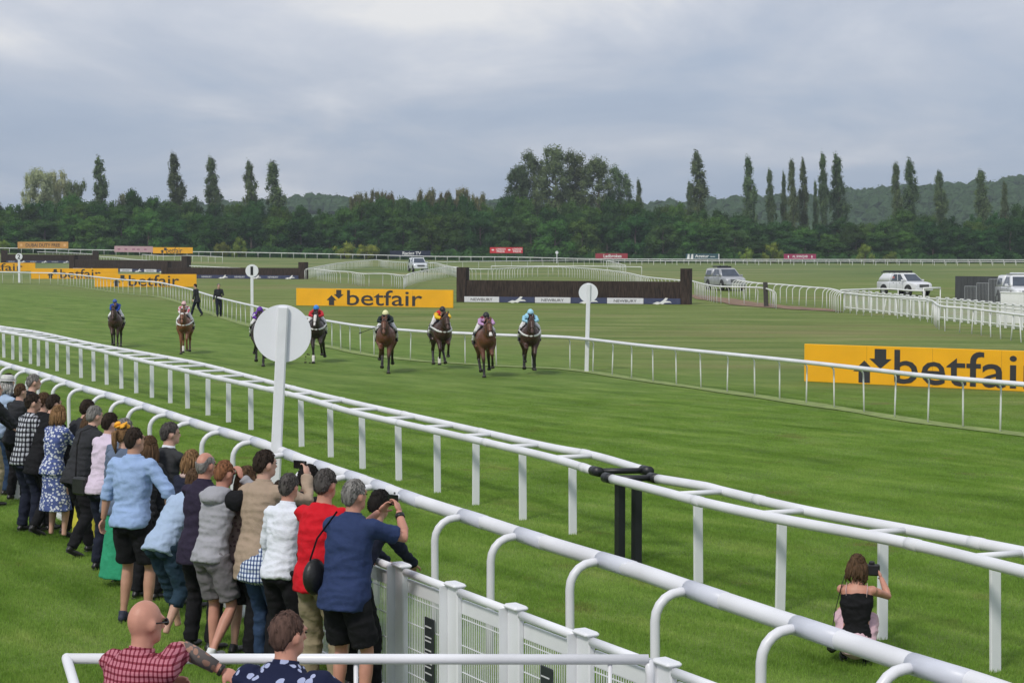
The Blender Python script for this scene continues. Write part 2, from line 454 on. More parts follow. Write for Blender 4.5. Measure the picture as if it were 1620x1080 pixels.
for part, (fp, bp, posts, lab) in enumerate((
        (front_px, back_px, [-150, -130, -110, -92, -75, -60, -45, -30, -16, -5, 6, 20, 33, 47, 60, 75, 90, 108, 127, 147, 168, 191, 215, 240, 268, 297, 328, 362, 398, 437, 478, 523, 575, 630, 689, 754, 826, 905],
         "white double barrier rail with rungs ending at the black capped gap"),
        (front2_px, back2_px, [1109, 1234, 1395, 1572, 1740],
         "white double barrier rail starting at two black posts beside the crouching woman"))):
    f_ = smooth_path([ground(x, y, hB) for x, y in fp], .15); b_ = smooth_path([ground(x, y, hB) for x, y in bp], .15)
    root = thing("barrier_rail", f_[0] - V((0, 0, hB)), lab, "rail", "double barrier rails along the course")
    L0 = root.location
    for path in (f_, b_):
        MB().tube([p - L0 for p in path], .054, 12).build("rail", white_pvc, root, True)
        # joint sleeves
        for p, d in list(zip(path, tangents(path)))[14::22]:
            link("sleeve", slv2, root, p - L0, (0, 0, math.atan2(d.y, d.x) - math.pi / 2), (.82, 1.6, .82))
    dmean = (f_[-1] - f_[0]); dmean.z = 0; dmean.normalize()
    nB = V((-dmean.y, dmean.x, 0))
    if nB.y < 0: nB = -nB
    for px in posts:
        # rung: perpendicular from the front bar to the back bar, its middle at column px
        best = None
        for p in f_:
            q = min(b_, key=lambda r_: abs((r_ - p).dot(dmean)))
            m_ = (p + q) / 2; e = abs(proj(m_)[0] - px)
            if best is None or e < best[0]: best = (e, p, q)
        e, p, q = best
        if e > 14 or (q - p).length > 1.4: continue
        MB().tube([p - L0, q - L0], .03, 8).build("rung", white_pvc, root, True)
        m_ = (p + q) / 2
        dd = (q - p).normalized()
        link("post", post_me, root, V((m_.x, m_.y, 0)) - L0, (rnd.uniform(-.012, .012), rnd.uniform(-.012, .012), math.atan2(dd.y, dd.x)))
    ends = ((f_[-1], b_[-1], 1) if part == 0 else (f_[0], b_[0], -1))
    for p in ends[:2]:
        link("end_cap", black_cap, root, p + dmean * .08 * ends[2] - L0, (0, 0, math.atan2(dmean.y, dmean.x) - math.pi / 2))
    a, b = ends[0] + dmean * .08 * ends[2], ends[1] + dmean * .08 * ends[2]
    MB().tube([a - L0, b - L0], .036, 8).build("cross_bar", black_metal, root, True)
    if part == 1:
        for px in (984, 1008):
            k = 0.25 if px == 984 else .62
            q = a.lerp(b, k)
            MB().box((q.x - L0.x, q.y - L0.y, (hB - .03) / 2 - .02), (.09, .09, hB), Matrix.Rotation(.5, 3, 'Z')).build("black_post", black_metal, root)

# C. mesh-panelled crowd fence with broad capped posts
hC = 1.1
c0_, c1_ = at_height(635, 893, hC), at_height(1055, 1047, hC)
fdir = (c1_ - c0_); seg = fdir.length / 4; fdir.normalize()
fz = math.atan2(fdir.y, fdir.x)
start = c0_ - fdir * seg * 20
root = thing("crowd_fence", V((start.x, start.y, 0)), "white fence of mesh panels and broad capped posts that the spectators lean on", "fence")
pm = MB().box((0, 0, .525), (.17, .05, 1.13), bev=.01); pm.box((0, 0, 1.098), (.19, .11, .035), bev=.014)
pm.box((-.092, -.03, .53), (.012, .11, 1.10))
post_c = pm.mesh("post", white_paint)
top_c = MB().tube([(.09, 0, 1.055), (seg - .09, 0, 1.055)], .032, 10).mesh("top_rail", white_paint, True)
brd_c = MB().box((seg / 2, .03, .945), (seg - .16, .025, .11), bev=.005).mesh("board", white_paint)
mm = MB()
for k in range(1, 27):
    x = .08 + (seg - .16) * k / 27
    mm.box((x, .02, .47), (.005, .005, .86))
for z in (.06, .26, .46, .66, .86):
    mm.box((seg / 2, .0195, z), (seg - .17, .006, .007))
mesh_c = mm.mesh("mesh_panel", white_paint)
bot_c = MB().box((seg / 2, .03, .03), (seg - .16, .03, .07)).mesh("base_board", white_paint)
for i in range(29):
    q = fdir * seg * i
    link("post", post_c, root, q, (0, 0, fz))
    if i < 28:
        link("top_rail", top_c, root, q, (0, 0, fz)); link("board", brd_c, root, q, (0, 0, fz))
        o = link("mesh_panel", mesh_c, root, q, (0, 0, fz)); o["kind"] = "stuff"
        link("base_board", bot_c, root, q, (0, 0, fz))
# dark notice panels wired to the fence
notice_dark = M("dark grey notice panel", (.022, .027, .032), .5, .1)
for px, lab in ((680, "dark grey notice panel on the white mesh fence, nearest the man in navy"), (864, "dark grey notice panel on the white mesh fence behind the handrail")):
    k = min(range(200), key=lambda i: abs(proj(start + fdir * seg * (20 + i * .03) - V((0, 0, .4)))[0] - px))
    c = start + fdir * seg * (20 + k * .03); c.z = 0
    t = thing("notice_panel", c, lab, "sign", "dark notice panels on the crowd fence", fz)
    MB().box((0, -.0, .52), (.17, .012, .50), bev=.004).build("panel", notice_dark, t)
    bars = MB(); rr = random.Random(px)
    for z in (.70, .62, .59, .52, .49, .42, .39, .34):
        x = -.065
        while x < .045:
            w = rr.uniform(.008, .022); bars.box((x + w / 2, -.0075, z), (w, .003, .010)); x += w + .007
    bars.build("lettering", white_paint, t)

# D. far running rail on slim bent posts
hD = 1.03
railD_px = [(-80, 430), (0, 430.5), (50, 431.5), (102, 433), (183, 441.5), (244, 446), (272, 451), (300, 457.5), (342, 470), (403, 484.5), (460, 497), (520, 508), (578, 516.7), (670, 524.6), (720, 526.7), (803, 530.5), (900, 534), (1010, 546), (1100, 555), (1200, 565), (1272, 572.6), (1366, 583), (1467, 594.6), (1620, 608), (1760, 622)]
raw = [ground(x, y, hD) for x, y in railD_px]
pD = smooth_path(raw, .3)
root = thing("running_rail", pD[0] - V((0, 0, hD)), "white running rail on slim bent posts along the far side of the course", "rail")
L0 = root.location
MB().tube([p - L0 for p in pD], .066, 8, flat=.8).build("rail", white_pvc, root, True)
slim = arc_post(hD - .03, .14, .021, .13, n=6).mesh("post", far_white, True)
post_px = [1583, 1524, 1468, 1415, 1367, 1320, 1276, 1234]
fD = resample(list(reversed(pD)), 1.31)
off = None
feet = []
for px in post_px:
    p, d = on_path(pD, px - 8)
    if p is not None: feet.append((p, d))
k = 0; rev = list(reversed(pD)); tg = tangents(rev)
acc = 0.0; last = feet[-1][0]; started = False
for a, b, d in zip(rev, rev[1:], tg):
    if not started:
        if proj(a)[0] < 1226: started = True; last = feet[-1][0]
        else: continue
    if (a - last).length >= 1.27: feet.append((a, d)); last = a
p_, d_ = on_path(pD, 1640)
for q in (1640, 1700):
    p_, d_ = on_path(pD, q)
    if p_ is not None: feet.append((p_, d_))
for p, d in feet[:300]:
    n_ = V((-d.y, d.x, 0)).normalized()
    if n_.y < 0: n_ = -n_
    f = p + n_ * .14
    link("post", slim, root, V((f.x, f.y, tz(f.x, f.y))) - L0, (rnd.uniform(-.02, .02), rnd.uniform(-.03, .03), math.atan2(-n_.y, -n_.x)))

# pale strip of longer grass under that rail
strip_m = M("longer pale grass", (.20, .26, .075), .95, .3, 3)
rs = []
for p, d in list(zip(pD, tangents(pD)))[::4]:
    n_ = V((-d.y, d.x, 0)).normalized()
    if n_.y < 0: n_ = -n_
    w = .12 + .12 * noise.noise(p * .4)
    rs.append([p + n_ * (-.03 - w), p + n_ * .1, p + n_ * (.25 + w)])
tag(sheet("grass_strip", rs, strip_m, .02), "pale strip of longer grass under the far running rail", kind="structure")

# E. infield rails: white rail on bent posts, or straight posts
def infield_rail(px, h, spacing, lab, bend=.16, side=1, r_rail=.05, r_post=.028, straight=False, depth=None, group="white rails on the infield", spread=0.0, toward=None):
    pp = [at_depth(x, y, depth) if depth else ground(x, y, h) for x, y in px]
    path = smooth_path(pp, .6)
    root = thing("infield_rail", path[0] - V((0, 0, h)), lab, "rail", group)
    L0 = root.location
    MB().tube([p - L0 for p in path], r_rail, 6).build("rail", far_white, root, True)
    me = (MB().tube([(0, 0, -.1), (0, 0, h)], r_post, 6) if straight else arc_post(h - .02, bend, r_post, bend * .9, foot=-.1, n=6)).mesh("post", far_white, True)
    dense = resample(path, spacing); tg = tangents(dense)
    for p, d in list(zip(dense, tg))[:300]:
        n_ = V((-d.y, d.x, 0)).normalized() * side
        f = p + (V((0, 0, 0)) if straight else n_ * bend)
        zg = (p.z - h)
        link("post", me, root, V((f.x, f.y, zg)) - L0, (rnd.uniform(-.03, .03) + spread * rnd.uniform(-1, 1), rnd.uniform(-.03, .03), math.atan2(-n_.y, -n_.x)))
    return root
infield_rail([(497, 425.6), (527, 429), (552, 430), (573, 433), (610, 433), (640, 436), (652, 432), (684, 425.8), (717, 422.5), (738, 425), (778, 425.6), (835, 422.7), (881, 422.2), (940, 425.6), (988, 431), (1022, 438), (1076, 443.5)],
             1.1, 1.35, "winding white rail on bent posts passing behind the long brush fence", bend=.3)
infield_rail([(1093, 444), (1112, 449), (1135, 453), (1173, 454), (1206, 455.5), (1220, 459)], 1.1, 1.05, "short white rail between the brush fence and the dark post", bend=.3)
infield_rail([(1166, 443), (1185, 446), (1200, 448), (1234, 450), (1278, 454), (1314, 457), (1335, 463)], 1.15, 1.25, "white rail on bent posts from the silver pickup to the white picket enclosure", bend=.3, side=-1)
infield_rail([(487, 425), (531, 417), (569, 413), (594, 411), (611, 413), (640, 415), (684, 416), (705, 420), (722, 424)], 1.1, 1.5, "white rail on bent posts in front of the white car near the navy hoarding", bend=.3)
infield_rail([(681, 415), (768, 413.4), (904, 412), (956, 412), (990, 420)], 1.1, 6.0, "straight white rail with sparse posts in the middle of the infield", straight=True)
infield_rail([(777, 421), (860, 421), (940, 421.2), (1015, 422.5)], 1.05, 7.0, "lowest straight white rail behind the long brush fence", straight=True)
infield_rail([(59, 398.5), (100, 399.5), (146, 402)], 1.1, 1.6, "short white rail beyond the farthest brush fence on the left", bend=.3)
infield_rail([(157, 406), (185, 407.5), (210, 410.5), (250, 413), (285, 416.5)], 1.1, 1.3, "white rail on bent posts between the two far brush fences", bend=.3)
infield_rail([(225, 402.5), (262, 405), (300, 404.5), (352, 406.5)], 1.1, 3.2, "short straight white rail below the far pink hoarding", straight=True)
infield_rail([(300, 420.5), (330, 422), (360, 423.5), (380, 424)], 1.1, 1.6, "white rail just showing over the brush fence by marker post one", bend=.3)
infield_rail([(1335, 463), (1381, 468), (1433, 471), (1472, 475), (1488, 484), (1529, 487.6), (1573, 493), (1620, 499), (1680, 506)], 1.12, 1.25, "sagging white rail with splayed posts before the white picket enclosure", bend=.05, straight=True, spread=.22)
infield_rail([(1330, 459), (1400, 457), (1440, 459.5), (1462, 460)], 1.25, 3.0, "plain white rail in front of the white estate car", straight=True)
# the long far rail: one tube at the back of the infield and a second, nearer one
far_px = [(-60, 391.5), (0, 392.4), (57, 393.4), (114, 394.8), (204, 396.3), (305, 398.3), (405, 399.6), (501, 401.5), (600, 403.6), (684, 405.7), (810, 406.8), (881, 408.4), (940, 409.6), (1036, 410), (1160, 410.6), (1240, 410.5), (1420, 410.8), (1620, 411.2), (1700, 411.4)]
infield_rail(far_px, 1.1, 2.6, "long white rail at the far edge of the infield below the trees", straight=True, depth=404, r_rail=.085, r_post=.045, group="far white rails below the trees")
infield_rail([(960, 412.2), (1100, 413), (1240, 413.4), (1420, 413.6), (1620, 414), (1700, 414)], 1.1, 2.3, "second far white rail just in front of the long far one", straight=True, depth=360, r_rail=.07, r_post=.045, group="far white rails below the trees")

# white picket enclosure on the right: same broad posts and mesh as the crowd fence
def picket(px, h, n_posts, lab, boardw=.2):
    pp = [ground(x, y, h) for x, y in px]; path = smooth_path(pp, .4)
    L = sum((b - a).length for a, b in zip(path, path[1:]))
    pts_ = resample(path, L / n_posts)
    root = thing("picket_fence", pts_[0] - V((0, 0, h)), lab, "fence", "white picket fences of the enclosure"); L0 = root.location
    pmz = MB().box((0, 0, h / 2), (boardw, .06, h + .1), bev=.01); pmz.box((0, 0, h + .02), (boardw + .05, .13, .06), bev=.015)
    pme = pmz.mesh("post", far_white)
    for p in pts_:
        link("post", pme, root, V((p.x, p.y, p.z - h)) - L0, (0, 0, math.atan2(*(pts_[-1] - pts_[0]).yx)))
    for z, r_ in ((-.05, .035), (-.22, .03), (-h + .15, .03)):
        MB().tube([p + V((0, 0, z)) - L0 for p in path], r_, 6).build("rail", far_white, root, True)
    w = MB()
    for a, b in zip(pts_, pts_[1:]):
        for k in range(1, 8):
            p = a.lerp(b, k / 8) - L0; w.box((p.x, p.y, p.z - h / 2), (.012, .012, h * .9))
    o = w.build("mesh_panel", far_white, root); o["kind"] = "stuff"
picket([(1336, 459), (1400, 464), (1460, 469.5), (1500, 472), (1560, 477.5), (1620, 483), (1690, 489)], 1.15, 30, "long white picket fence with broad posts in front of the dark screen")
picket([(1588, 463), (1606, 463.5), (1640, 464)], 1.5, 9, "short taller white picket fence hiding the front of the parked pickup", .3)
gt_ = infield_rail([(1461, 456), (1475, 455.5), (1488, 455.5)], 1.6, 1.5, "white gate frame right of the white estate car", straight=True, group="gate frames by the enclosure")

# dark leaning post at the path
o = MB().box((0, 0, .75), (.26, .24, 1.5), bev=.03)
for k in range(len(o.v)): o.v[k].x += .06 * math.sin(o.v[k].z * 3)
p = ground(1212, 485)
t = tag(o.build("timber_post", dark_wood, loc=p), "dark weathered timber post at the end of the short white rail", "post")

# ------------------------------------------------------------------ disc posts
disc_w = M("matt white disc paint", (.78, .79, .83), .6, .03, 3)
def disc_post(foot, h, r, lab, tilt=0.0, w=.06, digit=None, face=None, group="disc marker posts of the course"):
    t = thing("marker_post", foot, lab, "marker post", group)
    t.rotation_euler = (0, tilt, 0)
    MB().box((0, 0, (h - .02) / 2 - .1), (w, w * .5, h + .18), bev=w * .12).build("post", white_paint, t)
    d = MB().tube([(0, w * .25 + .004, h - r), (0, w * .25 + .03, h - r)], r, 48, up=(0, 0, 1))
    d.build("disc", disc_w, t)
    if digit:
        text(digit, "digit", t, black_metal, (0, -w * .25 - .006, h - r), r * 1.35, r * (.42 if digit == "1" else .85), bold=.02)
        MB().tube([(0, -w * .25 - .004, h - r), (0, -w * .25 - .001, h - r)], r * .99, 32, up=(0, 0, 1)).build("number_plate", disc_w, t)
    return t
def text(s, name, parent, m, loc, height, width, bold=0.0, rz=0.0, depth=.004):
    """flat lettering facing -Y, centred on loc, fitted to height and width"""
    c = bpy.data.curves.new("lettering", 'FONT'); c.body = s; c.align_x = 'CENTER'; c.align_y = 'CENTER'; c.offset = bold; c.resolution_u = 3; c.extrude = .002
    o = bpy.data.objects.new("lettering", c)
    dg = bpy.context.evaluated_depsgraph_get
    COL.objects.link(o); bpy.context.view_layer.update()
    me = bpy.data.meshes.new_from_object(o.evaluated_get(dg()))
    bpy.data.objects.remove(o)
    xs = [v.co.x for v in me.vertices]; ys_ = [v.co.y for v in me.vertices]
    cx, cy = (min(xs) + max(xs)) / 2, (min(ys_) + max(ys_)) / 2
    sx_, sy_ = width / (max(xs) - min(xs)), height / (max(ys_) - min(ys_))
    for v in me.vertices:
        v.co = V(((v.co.x - cx) * sx_, -v.co.z - .003, (v.co.y - cy) * sy_))
    me.materials.clear(); me.materials.append(m)
    return link(name, me, parent, loc, (0, 0, rz))
# winning post: big blank disc in front of the double rail
pf, dd = on_path(pA, 428)
foot = at_depth(430, 715, pf.y - .55); foot.z = 0
t = disc_post(foot, 2.95, .362, "tall white winning post with a large blank disc beside the thick rail", R(3.0), .135)
t["group"] = "disc marker posts of the course"
disc_post(ground(928, 588), 2.78, .30, "slim white post with a blank disc right of the leading horses", R(1.2), .13)
disc_post(ground(399, 500), 2.8, .35, "white marker post with a black one on its disc, behind the winning post", 0, .16, "1")
disc_post(ground(30.5, 447), 2.75, .32, "white marker post with a black two, before the farthest brush jump", 0, .2, "2")
disc_post(at_depth(881, 413, 400) - V((0, 0, 1)), 3.2, .34, "tiny far white disc post before the dark trees", 0, .17)

# ------------------------------------------------------------------ advertising hoardings
ink = M("charcoal print", (.03, .03, .035), .6, .1)
white_print = M("white print", (.78, .78, .78), .6, .03)
amber = M("amber hoarding vinyl", (.88, .43, .004), .5, .07, .8, detail=8)
def board(px, height, y, lab, m, frame_posts=True, name="hoarding", group="advertising hoardings round the course", th=.08, yaw=None):
    """px = (x left, y bottom left, x right, y bottom right); feet on the ground unless a distance y is given; returns (thing, width)"""
    a = at_depth(px[0], px[1], y) if y else ground(px[0], px[1]); b = at_depth(px[2], px[3], y) if y else ground(px[2], px[3])
    if y is None and yaw is not None: pass
    w = (b - a).length; d = (b - a)
    t = thing(name, a, lab, "hoarding", group, math.atan2(d.y, d.x))
    t.rotation_euler = (0, -math.asin(max(-1, min(1, d.z / w))), math.atan2(d.y, d.x))
    MB().box((w / 2, 0, height / 2), (w, th, height), bev=.012).build("panel", m, t)
    fr = MB()
    n = max(2, round(w / 2.5))
    for k in range(n + 1):
        MB().box((.1 + (w - .2) * k / n, th / 2 + .06, height * .42 - .3), (.08, .08, height * .84 + .6)).build("support_post", dark_wood, t)
    return t, w
def arrows(t, cx, h, s, y=-.046):
    b = MB()
    def arrow(x, z0, z1, up):
        d = 1 if up else -1; zb, zt = (z0, z1) if up else (z1, z0)
        m_ = zb + (zt - zb) * .5; hw = h * .32 * s; sw = h * .165 * s
        o = [(x - sw, zb), (x + sw, zb), (x + sw, m_), (x + hw, m_), (x, zt), (x - hw, m_), (x - sw, m_)]
        k = len(b.v)
        b.v += [V((p[0], y, p[1])) for p in o] + [V((p[0], y + .004, p[1])) for p in o]
        b.f.append(tuple(range(k, k + 7)))
        b.f.append(tuple(reversed(range(k + 7, k + 14))))
        for i in range(7): b.f.append((k + i, k + 7 + i, k + 7 + (i + 1) % 7, k + (i + 1) % 7))
    arrow(cx - h * .23, h * .04, h * .62, True)
    arrow(cx + h * .23, h * .42, h * .93, False)
    return b.build("arrow_logo", ink, t)
def bet(px, h, y, lab, fx):         # fx: fractions of width (arrows centre, arrows size in heights, text start, text end)
    t, w = board(px, h, y, lab, amber)
    arrows(t, w * fx[0], h, 1.0)
    x0, x1 = w * fx[2], w * fx[3]
    text("betfair", "lettering", t, ink, ((x0 + x1) / 2, -.046, h * .50), h * .88, x1 - x0, bold=.006)
    # joint seams between the vinyl sheets, thin strips in a darker amber
    for k in (1, 2, 3):
        MB().box((w * k / 4, -.0405, h / 2), (.008, .004, h * .985)).build("seam", M("dark amber seam", (.45, .2, .01), .6), t)
    return t
bet((1273, 603, 1700, 623), 1.09, None, "nearest amber hoarding with black arrows and lettering, behind the rail on the right", (.272, 1.1, .357, .90))
bet((469, 483, 717, 487), 1.07, None, "amber hoarding with black arrows and lettering behind the pale yellow capped jockey", (.255, 1.05, .332, .81))
bet((150, 453.8, 311, 453.8), 1.08, None, "amber hoarding with black arrows and lettering beside the dark stewards", (.245, 1.05, .335, .83))
bet((49.5, 441, 187, 441), 1.08, None, "amber hoarding with lettering partly behind another, right of marker post two", (.25, 1.05, .335, .80))
bet((-78, 429, 56, 429), 1.08, None, "leftmost amber hoarding, cut off by the picture edge at marker post two", (.25, 1.05, .335, .85))
bet((242, 400.8, 305, 401), 1.3, 396, "tiny far amber hoarding next to the pink one below the trees", (.27, .9, .33, .74))
def plain(px, h, y, lab, m, txt, tm, th_, tw, tx=.5, tzf=.5, bold=.02):
    t, w = board(px, h, y, lab, m)
    if txt: text(txt, "lettering", t, tm, (w * tx, -.046, h * tzf), h * th_, w * tw, bold)
    return t, w
t, w = plain((28, 393, 108, 393), 1.42, 396, "far orange hoarding with dark capital lettering on the left", M("orange hoarding vinyl", (.58, .29, .07), .5, .05), "DUBAI DUTY FREE", M("brown print", (.08, .05, .03), .6), .55, .68)
for x in (.07, .93):
    MB().tube([(w * x, -.046, .71), (w * x, -.043, .71)], .3, 16, up=(0, 0, 1)).build("emblem", M("pale orange print", (.75, .45, .2), .6), t)
t, w = plain((181, 398.6, 242, 399.4), 1.3, 396.5, "far faded pink hoarding with faint marks beside the tiny amber one", M("pink hoarding vinyl", (.50, .33, .36), .5, .12), None, None, 0, 0)
for x in (.12, .3, .5, .62, .8): MB().box((w * x, -.044, .62), (w * .07, .006, .3)).build("printed_mark", M("mauve print", (.33, .12, .2), .6), t)
t, w = plain((617, 407, 681, 407), 1.45, 404.5 + 1, "dark navy hoarding with white lettering behind the white car", M("navy hoarding vinyl", (.012, .018, .045), .5, .1), "Racing TV", white_print, .62, .46, .54, .55)
t, w = board((775, 400.5, 827, 400.5), 1.3, 408, "bright red hoarding on tall legs with white lettering before the dark trees", M("red hoarding vinyl", (.60, .03, .045), .5, .08))
for x0 in (0, .5):
    text("LONDON", "lettering", t, white_print, (w * (x0 + .33), -.046, .90), .42, w * .29, .02)
    text("PRIDE", "lettering", t, white_print, (w * (x0 + .33), -.046, .38), .42, w * .24, .02)
    MB().tube([(w * (x0 + .09), -.046, .72), (w * (x0 + .09), -.043, .72)], .3, 12, up=(0, 0, 1), flat=.6).build("emblem", white_print, t)
for k in range(5): MB().box((.3 + (w - .6) * k / 4, .05, -.75), (.12, .1, 1.7)).build("leg", dark_wood, t)
plain((942, 409, 993, 409), 1.15, 408, "far brick red hoarding with white script lettering", M("brick red hoarding vinyl", (.33, .035, .05), .5, .08), "Ladbrokes", white_print, .66, .56, .53)
t, w = plain((1085, 410.2, 1138, 410.2), 1.25, 408, "far dark teal hoarding with a white block logo and white lettering", M("teal hoarding vinyl", (.03, .085, .105), .5, .08), "Agetur", white_print, .72, .42, .48)
lg = MB()
for k in range(2):
    lg.add([(w * (.03 + .11 * k), -.045, .1), (w * (.11 + .11 * k), -.045, .1), (w * (.11 + .11 * k), -.045, 1.15), (w * (.06 + .11 * k), -.045, 1.15)], [(0, 1, 2, 3)])
lg.box((w * .80, -.044, .6), (w * .14, .006, .12)); lg.box((w * .985, -.044, .62), (w * .025, .006, 1.15)); lg.build("logo_block", white_print, t)
t, w = plain((1240, 410, 1291, 410), 1.15, 408, "far magenta hoarding with white capitals and two small emblems", M("magenta hoarding vinyl", (.33, .03, .10), .5, .08), "AL SHAQAB", white_print, .55, .48)
for x in (.14, .87):
    MB().tube([(w * x, -.046, .55), (w * x, -.043, .55)], .34, 6, up=(1, 0, 0), flat=.45).build("emblem", white_print, t)

# ------------------------------------------------------------------ brush fences
birch = M("dark birch brush", (.040, .027, .021), .95, .6, 14, bump=.9, bscale=40, sx=(1, 1, .12))
navy_board = M("navy ground board", (.045, .055, .12), .5, .1)
pale_board = M("white ground board", (.68, .68, .72), .5, .06)
def horse_logo(t, x, z, s, y):
    o = [(-1, -.25), (-.5, -.05), (-.2, -.1), (.1, .1), (.35, .35), (.6, .32), (.5, .15), (.35, .05), (.8, 0), (1, -.15), (.75, -.12), (.3, -.15), (.1, -.3), (-.2, -.25), (-.5, -.35), (-.7, -.28)]
    b = MB(); b.add([(x + p[0] * s, y, z + p[1] * s) for p in o] + [(x + p[0] * s, y + .004, z + p[1] * s) for p in o],
                    [tuple(range(16)), tuple(reversed(range(16, 32)))] + [(i, 16 + i, 16 + (i + 1) % 16, (i + 1) % 16) for i in range(16)])
    return b.build("horse_emblem", white_print, t)
def brush_fence(a, b, h, lab, wing_h, wing_w, boards, seed, wings=(1, 1), letter=True, dark=False):
    d = b - a; w = d.length; rr = random.Random(seed)
    t = thing("brush_fence", a, lab, "jump", "brush jump fences on the infield", math.atan2(d.y, d.x))
    t.rotation_euler = (0, -math.asin(d.z / w), math.atan2(d.y, d.x))
    def brush(x0, x1, hh, dep, name):
        m = MB()
        m.box(((x0 + x1) / 2, 0, hh / 2), (x1 - x0, dep, hh))
        n = int((x1 - x0) * 75)
        for k in range(n):
            x = rr.uniform(x0, x1); y_ = rr.uniform(-dep / 2, dep / 2 * .6); hh2 = hh + rr.uniform(-.04, .055); s_ = rr.uniform(.010, .024); lx = rr.uniform(-.04, .04)
            m.add([(x - s_, y_, hh * .6), (x + s_, y_, hh * .6), (x + lx, y_, hh2)], [(0, 1, 2)])
            if k % 2 == 0:
                z0 = rr.uniform(.12, hh * .8); yy = -dep / 2 - rr.uniform(.005, .03)
                m.add([(x - s_, yy, z0), (x + s_, yy, z0), (x + lx * .5, yy + .02, z0 + rr.uniform(.2, .4))], [(0, 1, 2)])
        m.build(name, birch, t)
    brush(wing_w * .8 if wings[0] else 0, w - (wing_w * .8 if wings[1] else 0), h, .6, "brush")
    if wings[0]: brush(0, wing_w, wing_h, .8, "wing")
    if wings[1]: brush(w - wing_w, w, wing_h, .8, "wing")
    x0 = wing_w * .9; n = boards; seg_ = (w - 2 * x0) / n
    for k in range(n):
        pale = k % 2 == 0 and not dark
        MB().box((x0 + seg_ * (k + .5), -.50, .19), (seg_ - .02, .05, .36), bev=.008).build("board", pale_board if pale else navy_board, t)
        if pale or (dark and k % 2 == 0):
            text("NEWBURY", "lettering", t, ink if pale else white_print, (x0 + seg_ * (k + .5), -.532, .19), .17, seg_ * .62, .0)
        else: horse_logo(t, x0 + seg_ * (k + .5), .19, min(.62, seg_ * .3), -.53)
    return t
brush_fence(ground(725, 477.5), ground(1093, 481.5), 1.42, "long dark brush jump with high wings and white and navy boards behind the leading horses", 2.25, .62, 6, 1)
brush_fence(ground(258, 440), ground(485, 441.5), 1.15, "dark brush jump with navy ground boards behind marker post one", 1.75, .75, 8, 2, dark=True)
brush_fence(ground(113, 428.5), ground(299, 431.5), 1.5, "dark brush jump with two high wings above the amber hoardings on the left", 2.1, .9, 9, 3)
brush_fence(ground(2, 415.5), ground(156, 416.5), 1.35, "farthest dark brush jump, at marker post two", 2.0, .95, 8, 4, dark=True)

# dark screen and barriers by the parked pickup
scr = M("dark grey screen sheeting", (.055, .057, .063), .6, .2, 1.5, sx=(6, 1, .3))
pa, pb, pc2 = ground(1511, 476), ground(1551, 478), ground(1586, 480)
t = thing("screen_wall", pa, "dark grey sheeted screen behind the white picket fence", "screen")
for a, b, n in ((pa, pb, 4), (pb, pc2, 3)):
    for k in range(n):
        u, v_ = a.lerp(b, k / n) - pa, a.lerp(b, (k + 1) / n) - pa
        d = v_ - u
        MB().box(((u + v_) / 2).to_tuple()[:2] + (.82,), (d.length - .03, .05, 1.64), Matrix.Rotation(math.atan2(d.y, d.x), 3, 'Z')).build("panel", scr, t)
for i, (xa, xb, yb, h) in enumerate(((1526, 1544, 478.5, 1.05), (1545, 1563, 480, 1.3), (1564, 1582, 482, 1.6))):
    a, b = ground(xa, yb), ground(xb, yb + .8); d = b - a
    t = thing("crowd_barrier", a, ("lowest grey steel barrier, left of the three before the dark screen", "middle grey steel barrier of the three before the dark screen", "tallest grey steel barrier, beside the parked pickup")[i], "barrier", "grey steel barriers before the dark screen", math.atan2(d.y, d.x))
    w = d.length
    fr = MB()
    for z in (.15, h): fr.tube([(0, 0, z), (w, 0, z)], .025, 6)
    for x in (0, w): fr.tube([(x, 0, 0), (x, 0, h)], .025, 6)
    fr.build("frame", galv, t)
    for k in range(1, 8): MB().tube([(w * k / 8, 0, .15), (w * k / 8, 0, h)], .012, 5).build("bar", galv, t)

# white handrail at the foot of the stand
YH = 10.2
a = at_depth(106, 1041, YH); b = at_depth(1026, 1042.5, YH)
t = thing("handrail", V((a.x, a.y, .92)), "white tubular handrail crossing the foot of the picture in front of two seated men", "rail"); L0 = t.location
low = a + V((.62, -1.5, -.55))
MB().tube([low - L0, a - L0 + V((.005, -.02, -.005)), a - L0], .029, 12).build("end_rail", white_pvc, t, True)
MB().tube([a - L0, b - L0], .030, 12).build("rail", white_pvc, t, True)
MB().ball(a - L0, .031).build("elbow", white_pvc, t, True)
for px in (112, 563, 965):
    p = at_depth(px, 1045, YH)
    MB().tube([p - L0 - V((0, 0, p.z - .3)), p - L0 - V((0, 0, .02))], .013, 8).build("stanchion", white_pvc, t, True)
p = b
MB().tube([p - L0, p - L0 + V((.01, .0, -.09)), p - L0 + V((.012, 0, -.6))], .026, 10).build("leg", white_pvc, t, True)
